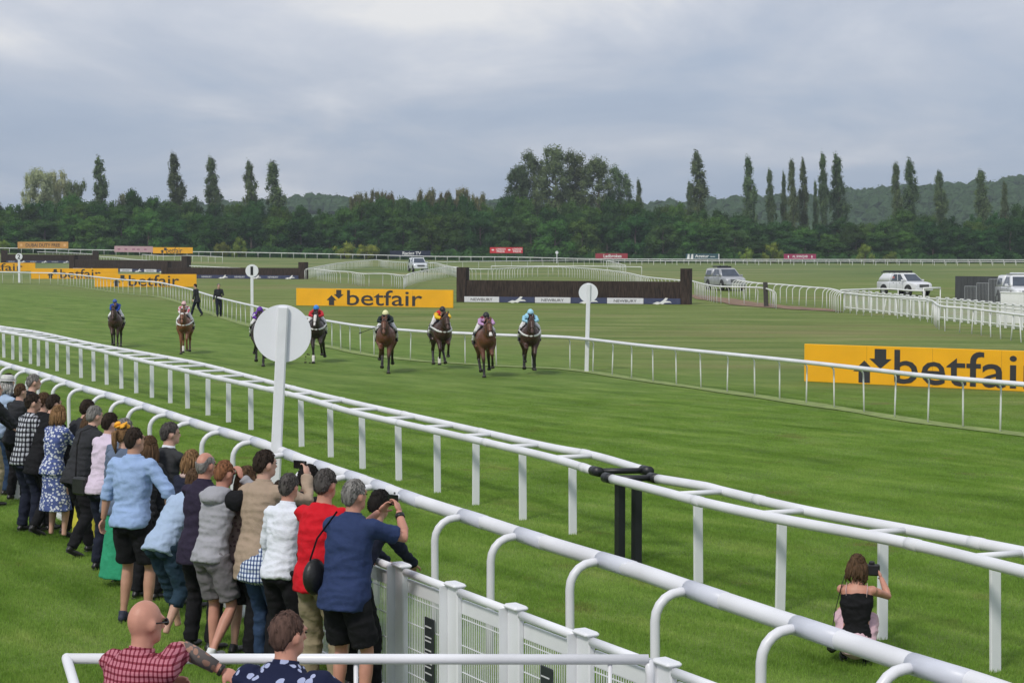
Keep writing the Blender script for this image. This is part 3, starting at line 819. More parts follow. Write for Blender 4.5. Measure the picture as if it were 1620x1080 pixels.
# ------------------------------------------------------------------ trees
def leaf_mat(name, col, var=.35, trans=.3):
    m = bpy.data.materials.new(name); m.use_nodes = True; t = m.node_tree; t.nodes.clear(); N = t.nodes.new; L = t.links.new
    o_ = N("ShaderNodeOutputMaterial"); d = N("ShaderNodeBsdfDiffuse"); tr = N("ShaderNodeBsdfTranslucent"); mi = N("ShaderNodeMixShader"); mi.inputs[0].default_value = trans
    geo = N("ShaderNodeNewGeometry"); no = N("ShaderNodeTexNoise"); no.inputs["Scale"].default_value = .55; no.inputs["Detail"].default_value = 5
    L(geo.outputs["Position"], no.inputs["Vector"])
    r = N("ShaderNodeValToRGB"); ramp(r, [(.32, tuple(c * (1 - var) for c in col)), (.5, col), (.7, (col[0] * (1 + var * 1.3), col[1] * (1 + var), col[2] * (1 + var * .6)))])
    L(no.outputs["Fac"], r.inputs[0])
    oi = N("ShaderNodeObjectInfo"); h = N("ShaderNodeHueSaturation"); L(r.outputs[0], h.inputs["Color"])
    mr = N("ShaderNodeMapRange"); L(oi.outputs["Random"], mr.inputs[0]); mr.inputs[3].default_value = .475; mr.inputs[4].default_value = .52; L(mr.outputs[0], h.inputs["Hue"])
    mu = N("ShaderNodeMath"); mu.operation = 'MULTIPLY'; L(oi.outputs["Random"], mu.inputs[0]); mu.inputs[1].default_value = 7.3
    fr = N("ShaderNodeMath"); fr.operation = 'FRACT'; L(mu.outputs[0], fr.inputs[0])
    m2 = N("ShaderNodeMapRange"); L(fr.outputs[0], m2.inputs[0]); m2.inputs[3].default_value = .72; m2.inputs[4].default_value = 1.3; L(m2.outputs[0], h.inputs["Value"])
    L(h.outputs[0], d.inputs[0]); L(h.outputs[0], tr.inputs[0]); L(d.outputs[0], mi.inputs[1]); L(tr.outputs[0], mi.inputs[2]); L(mi.outputs[0], o_.inputs[0])
    return m
leaf_dark = leaf_mat("dark green leaves", (.046, .105, .030))
leaf_mid = leaf_mat("mid green leaves", (.072, .148, .034))
leaf_yel = leaf_mat("yellow green leaves", (.18, .235, .045), .25)
leaf_pop = leaf_mat("poplar leaves", (.118, .17, .078), .3)
leaf_wil = leaf_mat("pale willow leaves", (.30, .33, .19), .2)
leaf_tan = leaf_mat("bronze young leaves", (.17, .175, .085), .3)
leaf_far = leaf_mat("far hillside leaves", (.06, .135, .055), .3)
bark = M("grey brown bark", (.10, .085, .065), .9, .3, 4, bump=.5)
def crown(seed, lobes, leaf, density, core=.72, up=0.0, jitter=.25):
    """leaf clumps spread over and inside many lobes (centre, radii); returns a bmesh-free mesh builder"""
    rr = random.Random(seed); b = MB()
    for c, r in lobes:
        c = V(c); r = V(r)
        if core > 0:
            # uneven opaque inner mass
            n, m = 7, 4; rings = []
            for i in range(m + 1):
                th = math.pi * min(max(i / m, .05), .95); ring = []
                for j in range(n):
                    ph = 2 * math.pi * j / n + i * .4
                    k = core * rr.uniform(.75, 1.05)
                    ring.append(c + V((r.x * k * math.sin(th) * math.cos(ph), r.y * k * math.sin(th) * math.sin(ph), -r.z * k * math.cos(th))))
                rings.append(ring)
            b.rings(rings)
        area = 4 * math.pi * ((r.x * r.y) ** 1.6 / 3 + (r.x * r.z) ** 1.6 / 3 + (r.y * r.z) ** 1.6 / 3) ** (1 / 1.6)
        for _ in range(int(area * density)):
            d = V((rr.gauss(0, 1), rr.gauss(0, 1), rr.gauss(0, 1))).normalized()
            k = rr.uniform(1 - jitter, 1 + jitter * .55)
            p = c + V((d.x * r.x, d.y * r.y, d.z * r.z)) * k
            nrm = (d + V((rr.uniform(-1, 1), rr.uniform(-1, 1), rr.uniform(-1, 1) + up)) * .85).normalized()
            u = nrm.orthogonal().normalized(); u = Matrix.Rotation(rr.uniform(0, 6.28), 3, nrm) @ u; w = nrm.cross(u)
            s_ = leaf * rr.uniform(.55, 1.15); q = s_ * rr.uniform(.5, .9)
            k0 = len(b.v)
            b.v += [p - u * s_, p + w * q * .6 - u * s_ * .1, p + u * s_, p - w * q * .6 + u * s_ * .1]
            b.f.append((k0, k0 + 1, k0 + 2, k0 + 3))
    return b
def limbs(seed, h, r, n, spread, start=.25):
    rr = random.Random(seed); b = MB()
    b.tube([(0, 0, -.3), (rr.uniform(-.1, .1), 0, h * .3), (rr.uniform(-.3, .3), rr.uniform(-.3, .3), h * .65), (rr.uniform(-.3, .3), 0, h * .97)], [r * 1.25, r, r * .6, r * .12], 8)
    for i in range(n):
        z = h * (start + (.85 - start) * i / n); a = rr.uniform(0, 6.28); l = spread * rr.uniform(.6, 1) * (1.1 - z / h)
        d = V((math.cos(a), math.sin(a), 0))
        b.tube([V((0, 0, z)), V((0, 0, z)) + d * l * .5 + V((0, 0, l * .35)), V((0, 0, z)) + d * l + V((0, 0, l * .9))], [r * .42, r * .25, r * .06], 5)
    return b
protos = {}
def make_proto(kind, seed):
    rr = random.Random(seed * 17 + len(kind))
    if kind == "broad":
        h = 13.0; L_ = []
        for i in range(40):
            z = rr.uniform(1.6, h - 1.8); k = math.sin(math.pi * min(1, (z / h) * .78 + .26)) ** .7 * 5.6
            a = rr.uniform(0, 6.28); q = k * math.sqrt(rr.uniform(.15, 1)); s_ = rr.uniform(1.1, 2.2) * (1.15 - .35 * z / h)
            L_.append(((q * math.cos(a), q * math.sin(a), z), (s_ * 1.1, s_ * 1.1, s_ * .85)))
        return h, crown(seed, L_, .36, 4.2), limbs(seed, h * .8, .32, 6, 4)
    if kind == "poplar":
        h = 28.0; L_ = []
        for i in range(105):
            z = rr.uniform(2.5, h - 1.6); t_ = z / h
            k = 1.85 * min(1, ((1 - t_) * 2.1) ** .62) * min(1, t_ * 6 + .35)
            a = rr.uniform(0, 6.28); q = k * rr.uniform(.0, .92)
            s_ = rr.uniform(.55, .9) * (1.1 - .45 * t_)
            L_.append(((q * math.cos(a) - .9 * max(0, t_ - .45) ** 1.5 * 2, q * math.sin(a), z), (s_, s_, s_ * rr.uniform(2.0, 3.2))))
        L_.append(((-.75, 0, h - 1.8), (.42, .42, 1.9)))
        return h, crown(seed, L_, .27, 6.0, core=.6, up=.6, jitter=.32), limbs(seed, h * .9, .38, 8, 2.0, .1)
    if kind == "tall":
        h = 27.0; L_ = []
        for i in range(120):
            z = rr.uniform(5, h - 1.5); t_ = z / h
            k = 4.8 * math.sin(math.pi * min(1, t_ * .8 + .17)) ** .8
            a = rr.uniform(0, 6.28); q = k * math.sqrt(rr.uniform(.05, 1))
            s_ = rr.uniform(.7, 1.3)
            L_.append(((q * math.cos(a) - .5, q * math.sin(a), z), (s_, s_, s_ * rr.uniform(1.1, 1.8))))
        return h, crown(seed, L_, .30, 5.2, core=.5, up=.4, jitter=.45), limbs(seed, h * .93, .42, 14, 5.5, .2)
    if kind == "willow":
        h = 21.0; L_ = []
        for i in range(95):
            z = rr.uniform(3, h - 1.6); t_ = z / h; k = 4.7 * min(1, t_ * 2 + .5) * (1 - max(0, t_ - .75) * 1.6)
            a = rr.uniform(0, 6.28); q = k * math.sqrt(rr.uniform(.2, 1)); s_ = rr.uniform(.8, 1.4)
            L_.append(((q * math.cos(a), q * math.sin(a), z), (s_, s_, s_ * 1.5)))
        return h, crown(seed, L_, .30, 4.5, core=.65, up=.5), limbs(seed, h * .85, .4, 8, 4)
    if kind == "bush":
        h = 4.6; L_ = []
        for i in range(20):
            a = rr.uniform(0, 6.28); q = 2.5 * math.sqrt(rr.uniform(0, 1)); z = rr.uniform(.6, 3.6) * (1.1 - q / 5); s_ = rr.uniform(.6, 1.0)
            L_.append(((q * math.cos(a), q * math.sin(a), z), (s_, s_, s_ * .85)))
        return h, crown(seed, L_, .26, 6.5), limbs(seed, h * .7, .12, 4, 1.5)
def get_proto(kind, v, m):
    key = (kind, v, m.name)
    if key not in protos:
        g_ = (kind, v)
        if g_ not in protos:
            h, c, l = make_proto(kind, v); protos[g_] = (h, c, l.mesh("trunk", bark, True))
        h, c, tm = protos[g_]
        protos[key] = (h, c.mesh("crown", m), tm)
    return protos[key]
def tree(name, px, top, width, depth, kind, v, m, label, cat, group=None, base=None):
    """px = image column of the trunk, top = image row of the crown's top, width in image pixels"""
    x = (px - 810) / F * depth; z0 = tz(x, depth); zt = CAMZ + (HORIZON - top) / F * depth
    h, cm, tm = get_proto(kind, v, m)
    nat = {"broad": 13.4, "poplar": 4.9, "tall": 10.6, "willow": 11.5, "bush": 6.4}[kind]
    sz = (zt - z0) / h; sw = width / F * depth / nat
    t = thing(name, (x, depth, z0), label, cat, group, rnd.uniform(-.5, .5) if kind in ("poplar", "tall") else rnd.uniform(0, 6.28))
    link("crown", cm, t, None, None, (sw, sw, sz)); link("trunk", tm, t, None, None, (sw, sw, sz))
    return t
# Lombardy poplars, each with its place among what stands near it
PL = [(162, 244, 31, "first slender poplar from the left, right of the pale willow"), (281, 240, 33, "second slender poplar from the left, tallest of the left five"),
      (340, 245, 35, "broad middle poplar of the left five, with a flat blunt top"), (399, 250, 30, "narrow poplar above marker post one"), (438, 253, 37, "poplar with a pointed tip, rightmost of the left five"),
      (1106, 235, 37, "tall poplar standing alone right of the large rounded clump"), (1186, 245, 27, "poplar alone between the tall lone poplar and the close row"),
      (1219, 264, 21, "shorter poplar at the left end of the close row on the right"), (1240, 267, 14, "thin poplar second in the close row on the right"), (1254, 250, 21, "third poplar of the close row on the right"),
      (1271, 247, 20, "fourth poplar of the close row, above the magenta hoarding"), (1290, 284, 12, "lowest thinnest poplar in the close row on the right"), (1303, 238, 24, "tall poplar second from the right end of the close row"),
      (1326, 238, 33, "broad tall poplar at the right end of the close row"), (1419, 255, 24, "left poplar of the close pair before the wooded hill"), (1441, 247, 30, "right taller poplar of the close pair before the wooded hill"),
      (1487, 268, 27, "poplar right of the close pair, against the wooded hill"), (1554, 265, 34, "broad poplar against the hill, second from the right edge"), (1589, 282, 18, "small poplar nearest the right edge of the picture")]
for i, (px, top, w, lab) in enumerate(PL):
    tree("poplar_tree", px, top, w * 1.3, 478 + (i % 3) * 6, "poplar", i % 5, leaf_pop, lab, "tree", "poplars above the tree belt")
tree("poplar_tree", 1092, 283, 22, 476, "poplar", 3, leaf_pop, "low poplar hugging the left side of the lone tall poplar", "tree", "poplars above the tree belt")
tree("poplar_tree", 1012, 282, 22, 488, "poplar", 1, leaf_pop, "narrow poplar at the right end of the large rounded clump", "tree", "poplars above the tree belt")
TL = [(822, 262, 48, "leftmost tall tree of the large rounded clump, a little lower"), (846, 235, 58, "second tall tree from the left of the large clump"), (877, 229, 62, "tallest tree at the crown of the large rounded clump"),
      (911, 236, 60, "tall tree right of the highest one in the large clump"), (946, 248, 58, "tall tree in the right half of the large clump"), (980, 259, 52, "sloping tall tree near the right end of the large clump")]
for i, (px, top, w, lab) in enumerate(TL):
    tree("tall_tree", px, top, w * 1.3, 482 + (i % 2) * 8, "tall", i % 4, leaf_pop, lab, "tree", "large rounded clump of tall trees")
tree("willow_tree", 62, 266, 62, 480, "willow", 0, leaf_wil, "large pale grey-green willow at the left, its left half", "tree", "pale willows at the left")
tree("willow_tree", 92, 267, 52, 486, "willow", 1, leaf_wil, "large pale grey-green willow, right of its twin", "tree", "pale willows at the left")
tree("willow_tree", 123, 284, 44, 478, "willow", 2, leaf_pop, "darker lower tree leaning on the pale willows", "tree")
for i, (px, top, w, lab) in enumerate([(566, 305, 34, "bronze tinged tree left of the twin bronze trees"), (590, 299, 38, "left of two bronze tinged trees above the white car"), (612, 301, 34, "right of two bronze tinged trees above the white car"),
                          (676, 298, 40, "bronze tinged tree at the left of the wide bronze group"), (706, 300, 36, "bronze tinged tree in the middle of the wide bronze group"), (733, 295, 38, "highest bronze tinged tree of the wide group"), (757, 305, 30, "bronze tinged tree at the right of the wide bronze group")]):
    tree("bronze_tree", px, top, w, 474 + i % 3 * 4, "willow", i % 3, leaf_tan, lab, "tree", "bronze tinged trees above the belt")
for px, top, w, lab in ((204, 297, 50, "soft pale tree rising between the first and second left poplars"), (1052, 318, 62, "soft pale tree right of the large rounded clump"), (1078, 322, 40, "pale tree just left of the lone tall poplar"), (1385, 352, 60, "pale bushy tree left of the close pair of poplars")):
    tree("pale_tree", px, top, w, 486, "broad", 2, leaf_wil if px == 204 else leaf_mid, lab, "tree", "paler trees behind the belt")
# the belt itself: two rows of broad trees
top_prof = [(-60, 322), (0, 316), (60, 324), (120, 318), (170, 318), (200, 306), (250, 311), (330, 322), (420, 322), (480, 321), (520, 331), (560, 318), (640, 312), (700, 315), (790, 318), (840, 322), (1000, 322), (1050, 326), (1090, 332), (1150, 332), (1200, 350), (1290, 356), (1350, 352), (1420, 342), (1500, 340), (1560, 338), (1620, 324), (1700, 320)]
LM = [(68, "orange hoarding"), (162, "first poplar on the left"), (212, "pink hoarding"), (281, "tallest of the left poplars"), (340, "blunt topped left poplar"), (399, "marker post one"), (438, "rightmost of the left poplars"), (545, "yellow-green bush by the navy hoarding"),
      (649, "navy hoarding"), (706, "wide bronze tree group"), (801, "red hoarding"), (881, "tiny far disc post"), (967, "brick red hoarding"), (1030, "right edge of the rounded clump"), (1106, "lone tall poplar"), (1186, "single poplar above the silver pickup"), (1265, "magenta hoarding"), (1326, "last poplar of the close row"), (1419, "white estate car"), (1487, "poplar right of the close pair"), (1554, "dark grey screen"), (1620, "right picture edge")]
belt_count = {}
def belt_label(px, row, m):
    x, nm = min(LM, key=lambda q: abs(q[0] - px)); sd_ = "left" if px < x else "right"
    k = belt_count[(row, nm, sd_)] = belt_count.get((row, nm, sd_), 0) + 1
    tone = "dark green" if m is leaf_dark else "bronze" if m is leaf_tan else "mid green"
    nth = ["", "next ", "third ", "fourth ", "fifth "][min(k, 5) - 1]
    return "%s%s belt tree, %s row, %s of the %s" % (nth, tone, ("back", "middle", "front")[row], sd_, nm)
row = 0
for depth, step, drop in ((470, 33, 0), (456, 36, 16), (446, 41, 30)):
    px = -40 + row * 13
    while px < 1670:
        top = lerp_table(top_prof, px) + drop - 9 + rnd.uniform(-9, 9)
        w = step * rnd.uniform(1.55, 2.1)
        m = leaf_dark if rnd.random() < .62 else leaf_mid
        rnd.random()
        lab = belt_label(px, row, m)
        tree("broad_tree", px, top, w, depth + rnd.uniform(-3, 3), "broad", rnd.randrange(6), m, lab, "tree", "broad trees of the far belt")
        px += step * rnd.uniform(.85, 1.15)
    row += 1
for i, (px, top, w, lab) in enumerate([(352, 374, 30, "low yellow-green bush right of the tiny amber hoarding"), (378, 372, 34, "second low yellow-green bush above marker post one"), (545, 374, 44, "yellow-green bush left of the navy hoarding"), (580, 377, 40, "low olive bush just left of the navy hoarding"),
                          (1368, 383, 36, "bright yellow-green bush right of the magenta hoarding"), (1408, 391, 28, "smaller yellow-green bush further right of the magenta hoarding"), (6, 372, 26, "yellow-green bush at the left edge of the picture"), (1222, 380, 40, "yellowish bush left of the magenta hoarding"), (1180, 384, 30, "green bush between the teal and magenta hoardings")]):
    tree("bush", px, top, w, 436, "bush", i % 3, leaf_yel, lab, "bush", "yellow-green bushes before the tree belt")
# undergrowth that closes the foot of the belt
hb = MB(); rr = random.Random(5); lob = []
for i in range(240):
    x = -150 + 300 * i / 239; y = 442 + rr.uniform(-1.5, 2)
    s_ = rr.uniform(1.0, 1.9); lob.append(((x, y, tz(x, y) + s_ * .6), (s_ * 1.2, s_, s_ * 1.2)))
o = crown(11, lob, .3, 2.6, core=.85).build("undergrowth", leaf_dark); tag(o, "dark undergrowth closing the foot of the tree belt", kind="stuff")

# ------------------------------------------------------------------ wooded hills
ridge = [(-300, 330), (380, 332), (440, 327), (500, 319), (535, 321), (600, 330), (1080, 330), (1130, 323), (1180, 324), (1240, 322), (1330, 312), (1400, 306), (1480, 303), (1560, 298), (1600, 288), (1640, 281), (1800, 272), (2200, 262)]
HY = 1300.0
def hz(x, y):
    px = 810 + F * x / HY; top = (HORIZON - 6 - lerp_table(ridge, px)) / F * HY + CAMZ
    k = max(0, min(1, (y - 950) / (HY - 950))); k = k * k * (3 - 2 * k)
    f = max(0, min(1, (1750 - y) / 450)) if y > HY else 1
    return 2.9 + (top - 3) * k * (.6 + .4 * f)
hm = MB(); hx = [-600 + 30 * i for i in range(46)]; hy = [940, 1000, 1060, 1120, 1180, 1240, 1300, 1400, 1550, 1800]
hm.v = [V((x, y, hz(x, y))) for y in hy for x in hx]
hm.f = [(i * 46 + j, i * 46 + j + 1, (i + 1) * 46 + j + 1, (i + 1) * 46 + j) for i in range(9) for j in range(45)]
tag(hm.build("hills", leaf_far, None, True), "low wooded hills behind the poplars", kind="structure")
wood = MB(); rr = random.Random(9)
for i in range(2600):
    x = rr.uniform(-260, 560); y = rr.uniform(1000, 1330)
    if x < 120 and y < 1200: continue
    r_ = rr.uniform(3.5, 7.5); z = hz(x, y) + r_ * .35
    n, m_ = 7, 4; ringz = []
    for a in range(m_ + 1):
        th = math.pi * min(max(a / m_ * .75 + .25, .05), .96); ring = []
        for j in range(n):
            ph = 6.283 * j / n + a; k = r_ * rr.uniform(.72, 1.15)
            ring.append(V((x + k * math.sin(th) * math.cos(ph), y + k * math.sin(th) * math.sin(ph), z - k * math.cos(th) * .9)))
        ringz.append(ring)
    wood.rings(ringz)
    for _ in range(14):
        d = V((rr.gauss(0, 1), -abs(rr.gauss(0, 1)), abs(rr.gauss(0, 1)))).normalized(); p = V((x, y, z)) + d * r_ * rr.uniform(.9, 1.1)
        u = d.orthogonal().normalized(); u = Matrix.Rotation(rr.uniform(0, 6), 3, d) @ u; w_ = (d.cross(u) + d * .5) * .7; k0 = len(wood.v)
        wood.v += [p - u, p + w_, p + u]; wood.f.append((k0, k0 + 1, k0 + 2))
tag(wood.build("far_wood", leaf_far), "far woodland covering the low hills", kind="stuff")

# ------------------------------------------------------------------ air
hm_ = bpy.data.materials.new("air haze"); hm_.use_nodes = True; t = hm_.node_tree
for n in list(t.nodes):
    if n.type == 'BSDF_PRINCIPLED': t.nodes.remove(n)
pv = t.nodes.new("ShaderNodeVolumePrincipled"); pv.inputs["Color"].default_value = (.78, .86, .95, 1); pv.inputs["Density"].default_value = .00022; pv.inputs["Anisotropy"].default_value = .2
t.links.new(pv.outputs[0], t.nodes["Material Output"].inputs["Volume"])
hz_ = MB().box((0, 1020, 60), (3900, 2140, 124))
o = hz_.build("haze", hm_); tag(o, "thin summer haze", kind="stuff")
# ------------------------------------------------------------------ people
def remesh(mb, vox, it=4, fac=.5):
    me = bpy.data.meshes.new("t"); me.from_pydata([tuple(p) for p in mb.v], [], mb.f)
    b = bmesh.new(); b.from_mesh(me); bmesh.ops.recalc_face_normals(b, faces=b.faces[:]); b.to_mesh(me); b.free()
    me.remesh_voxel_size = vox
    o = bpy.data.objects.new("t", me); TMP.objects.link(o)
    m = o.modifiers.new("r", 'REMESH'); m.mode = 'VOXEL'; m.voxel_size = vox
    if it:
        s = o.modifiers.new("s", 'SMOOTH'); s.factor = fac; s.iterations = it
    TMPV.update()
    dg = TMPV.depsgraph if hasattr(TMPV, "depsgraph") else None
    dg = dg or TMPS_depsgraph()
    dg.update()
    out = bpy.data.meshes.new_from_object(o.evaluated_get(dg))
    bpy.data.objects.remove(o); bpy.data.meshes.remove(me)
    return out
TMPS = bpy.data.scenes.new("workshop"); TMP = TMPS.collection; TMPV = TMPS.view_layers[0]
def TMPS_depsgraph(): return TMPV.depsgraph
def finish(me, name, m, parent, disp=None):
    if disp:
        me.update()
        nrm = [v.normal.copy() for v in me.vertices]
        for v, n_ in zip(me.vertices, nrm): v.co += n_ * disp(v.co)
    me.polygons.foreach_set("use_smooth", [True] * len(me.polygons))
    me.materials.clear(); me.materials.append(m); me.update()
    return link(name, me, parent)
def folds(amp, seed, horiz=1.0):
    o = V((seed * 3.1, seed * 1.7, 0))
    def f(p):
        a = noise.noise(V((p.x * 5, p.y * 5, p.z * 15 * horiz)) + o); b = noise.noise(V((p.x * 16 + p.z * 6, p.y * 16, p.z * 7)) + o)
        c = noise.noise(V((p.x * 30, p.y * 30, p.z * 30)) + o)
        return amp * (.9 * (1 - abs(a) * 3.0) + .8 * (.35 - abs(b) * 1.6) + .25 * c)
    return f
def ik(a, t, l1, l2, hint):
    d = t - a; L_ = d.length
    if L_ > (l1 + l2) * .998: t = a + d * ((l1 + l2) * .998 / L_); d = t - a; L_ = d.length
    d.normalize(); x = (l1 * l1 - l2 * l2 + L_ * L_) / (2 * L_)
    hgt = math.sqrt(max(0, l1 * l1 - x * x)); h = V(hint) - d * V(hint).dot(d)
    if h.length < 1e-5: h = d.orthogonal()
    return a + d * x + h.normalized() * hgt, t
def eloop(c, right, fwd, a, b, n=16, power=2.0):
    out = []
    for k in range(n):
        t = 2 * math.pi * k / n; ct, st = math.cos(t), math.sin(t)
        e = 2 / power
        out.append(c + right * (a * math.copysign(abs(ct) ** e, ct)) + fwd * (b * math.copysign(abs(st) ** e, st)))
    return out
def skin_mat(name, col): return M(name, col, .5, .10, 9, spec=.4, bump=.05, bscale=60)
SK = {"pale": skin_mat("pale skin", (.56, .33, .25)), "tan": skin_mat("tanned skin", (.48, .26, .18)), "red": skin_mat("ruddy skin", (.52, .25, .18)), "dark": skin_mat("brown skin", (.16, .085, .055))}
def hair_mat(name, col): return M(name, col, .8, .5, 60, sx=(1, 1, .12), spec=.15, bump=.35, bscale=140)
HR = {"grey": hair_mat("grey hair", (.20, .19, .18)), "darkgrey": hair_mat("dark grey hair", (.075, .068, .064)), "white": hair_mat("white hair", (.42, .41, .39)), "black": hair_mat("black hair", (.013, .011, .010)),
      "dark": hair_mat("dark brown hair", (.030, .021, .016)), "brown": hair_mat("brown hair", (.085, .050, .028)), "light": hair_mat("light brown hair", (.20, .115, .055)), "ginger": hair_mat("ginger cropped hair", (.19, .085, .042)), "buzz": hair_mat("cropped brown hair", (.085, .05, .04))}
def cloth(name, col, var=.10, scale=5, rough=.85, bump=.8, bscale=13): return M(name, col, rough, var, scale, bump=bump, bscale=bscale, spec=.15)
def check_mat(name, base, l1, l2, sc, w=.32):
    """woven check: stripes both ways over the base"""
    m, t, b = new_mat(name); N = t.nodes.new; L = t.links.new
    tcn = N("ShaderNodeTexCoord"); sp = N("ShaderNodeSeparateXYZ"); L(tcn.outputs["Object"], sp.inputs[0])
    def stripe(sock, s_, w_, off=0.0):
        a = N("ShaderNodeMath"); a.operation = 'MULTIPLY_ADD'; L(sock, a.inputs[0]); a.inputs[1].default_value = s_; a.inputs[2].default_value = 50.13 + off
        f = N("ShaderNodeMath"); f.operation = 'FRACT'; L(a.outputs[0], f.inputs[0])
        c = N("ShaderNodeMath"); c.operation = 'LESS_THAN'; L(f.outputs[0], c.inputs[0]); c.inputs[1].default_value = w_
        return c.outputs[0]
    xy = N("ShaderNodeMath"); xy.operation = 'ADD'; L(sp.outputs["X"], xy.inputs[0])
    yk = N("ShaderNodeMath"); yk.operation = 'MULTIPLY'; L(sp.outputs["Y"], yk.inputs[0]); yk.inputs[1].default_value = .7; L(yk.outputs[0], xy.inputs[1])
    s1, s2 = stripe(xy.outputs[0], sc, w), stripe(sp.outputs["Z"], sc, w)
    m1 = N("ShaderNodeMix"); m1.data_type = 'RGBA'; L(s1, m1.inputs[0]); m1.inputs[6].default_value = (*base, 1); m1.inputs[7].default_value = (*l1, 1)
    m2 = N("ShaderNodeMix"); m2.data_type = 'RGBA'; m2.blend_type = 'MULTIPLY'; L(s2, m2.inputs[0]); L(m1.outputs[2], m2.inputs[6]); m2.inputs[7].default_value = (*l2, 1)
    L(m2.outputs[2], b.inputs["Base Color"]); b.inputs["Roughness"].default_value = .85; b.inputs["Specular IOR Level"].default_value = .15
    return m
def print_mat(name, base, spots, sc, thr, col2=None):
    m, t, b = new_mat(name); N = t.nodes.new; L = t.links.new
    tcn = N("ShaderNodeTexCoord"); no = N("ShaderNodeTexNoise"); no.inputs["Scale"].default_value = sc * .8; L(tcn.outputs["Object"], no.inputs["Vector"])
    ad = N("ShaderNodeVectorMath"); ad.operation = 'MULTIPLY_ADD'; L(no.outputs["Color"], ad.inputs[0]); ad.inputs[1].default_value = (.7 / sc,) * 3; L(tcn.outputs["Object"], ad.inputs[2])
    vo = N("ShaderNodeTexVoronoi"); vo.inputs["Scale"].default_value = sc; L(ad.outputs[0], vo.inputs["Vector"])
    lt = N("ShaderNodeMath"); lt.operation = 'LESS_THAN'; L(vo.outputs["Distance"], lt.inputs[0]); lt.inputs[1].default_value = thr
    m1 = N("ShaderNodeMix"); m1.data_type = 'RGBA'; L(lt.outputs[0], m1.inputs[0]); m1.inputs[6].default_value = (*base, 1); m1.inputs[7].default_value = (*spots, 1)
    L(m1.outputs[2], b.inputs["Base Color"]); b.inputs["Roughness"].default_value = .85; b.inputs["Specular IOR Level"].default_value = .15
    return m
shoe_black = M("black shoe leather", (.012, .011, .011), .4, .2); shoe_white = M("white trainer", (.74, .74, .75), .6, .05); shoe_navy = M("navy canvas shoe", (.02, .025, .05), .7, .1); sole = M("pale rubber sole", (.35, .36, .32), .8, .1)
eye_m = M("dark eye", (.02, .015, .012), .2, .1)

def hand(mb, wrist, d, palm_n, side, curl=.5, s=1.0):
    """palm and five bent fingers; d = direction of the hand, palm_n = the way the palm faces, side = +1 when the thumb is on d x palm_n"""
    d = d.normalized(); n_ = (palm_n - d * palm_n.dot(d)).normalized(); w = d.cross(n_) * side
    rot = Matrix((w, d, n_)).transposed()
    mb.ball(wrist + d * .045 * s, (.040 * s, .052 * s, .017 * s), 10, 7, rot)
    for k, (off, ln) in enumerate(((.030, .068), (.010, .078), (-.010, .072), (-.029, .056))):
        base = wrist + d * .082 * s + w * off * s
        p = [base - d * .02 * s, base]; a = 0.0; q = base
        for j, f in enumerate((.45, .31, .24)):
            a += curl * (.7 + .35 * j)
            q = q + (d * math.cos(a) + n_ * math.sin(a)) * ln * f * s + w * off * .06 * s
            p.append(q)
        mb.tube(p, [.0085 * s, .0088 * s, .0082 * s, .0075 * s, .006 * s], 6)
    b0 = wrist + d * .025 * s + w * .03 * s
    t1 = b0 + (w * .75 + d * .6 + n_ * .25).normalized() * .042 * s; t2 = t1 + (w * .25 + d * .85 + n_ * .45).normalized() * .032 * s
    mb.tube([b0, t1, t2], [.0125 * s, .0105 * s, .008 * s], 6)

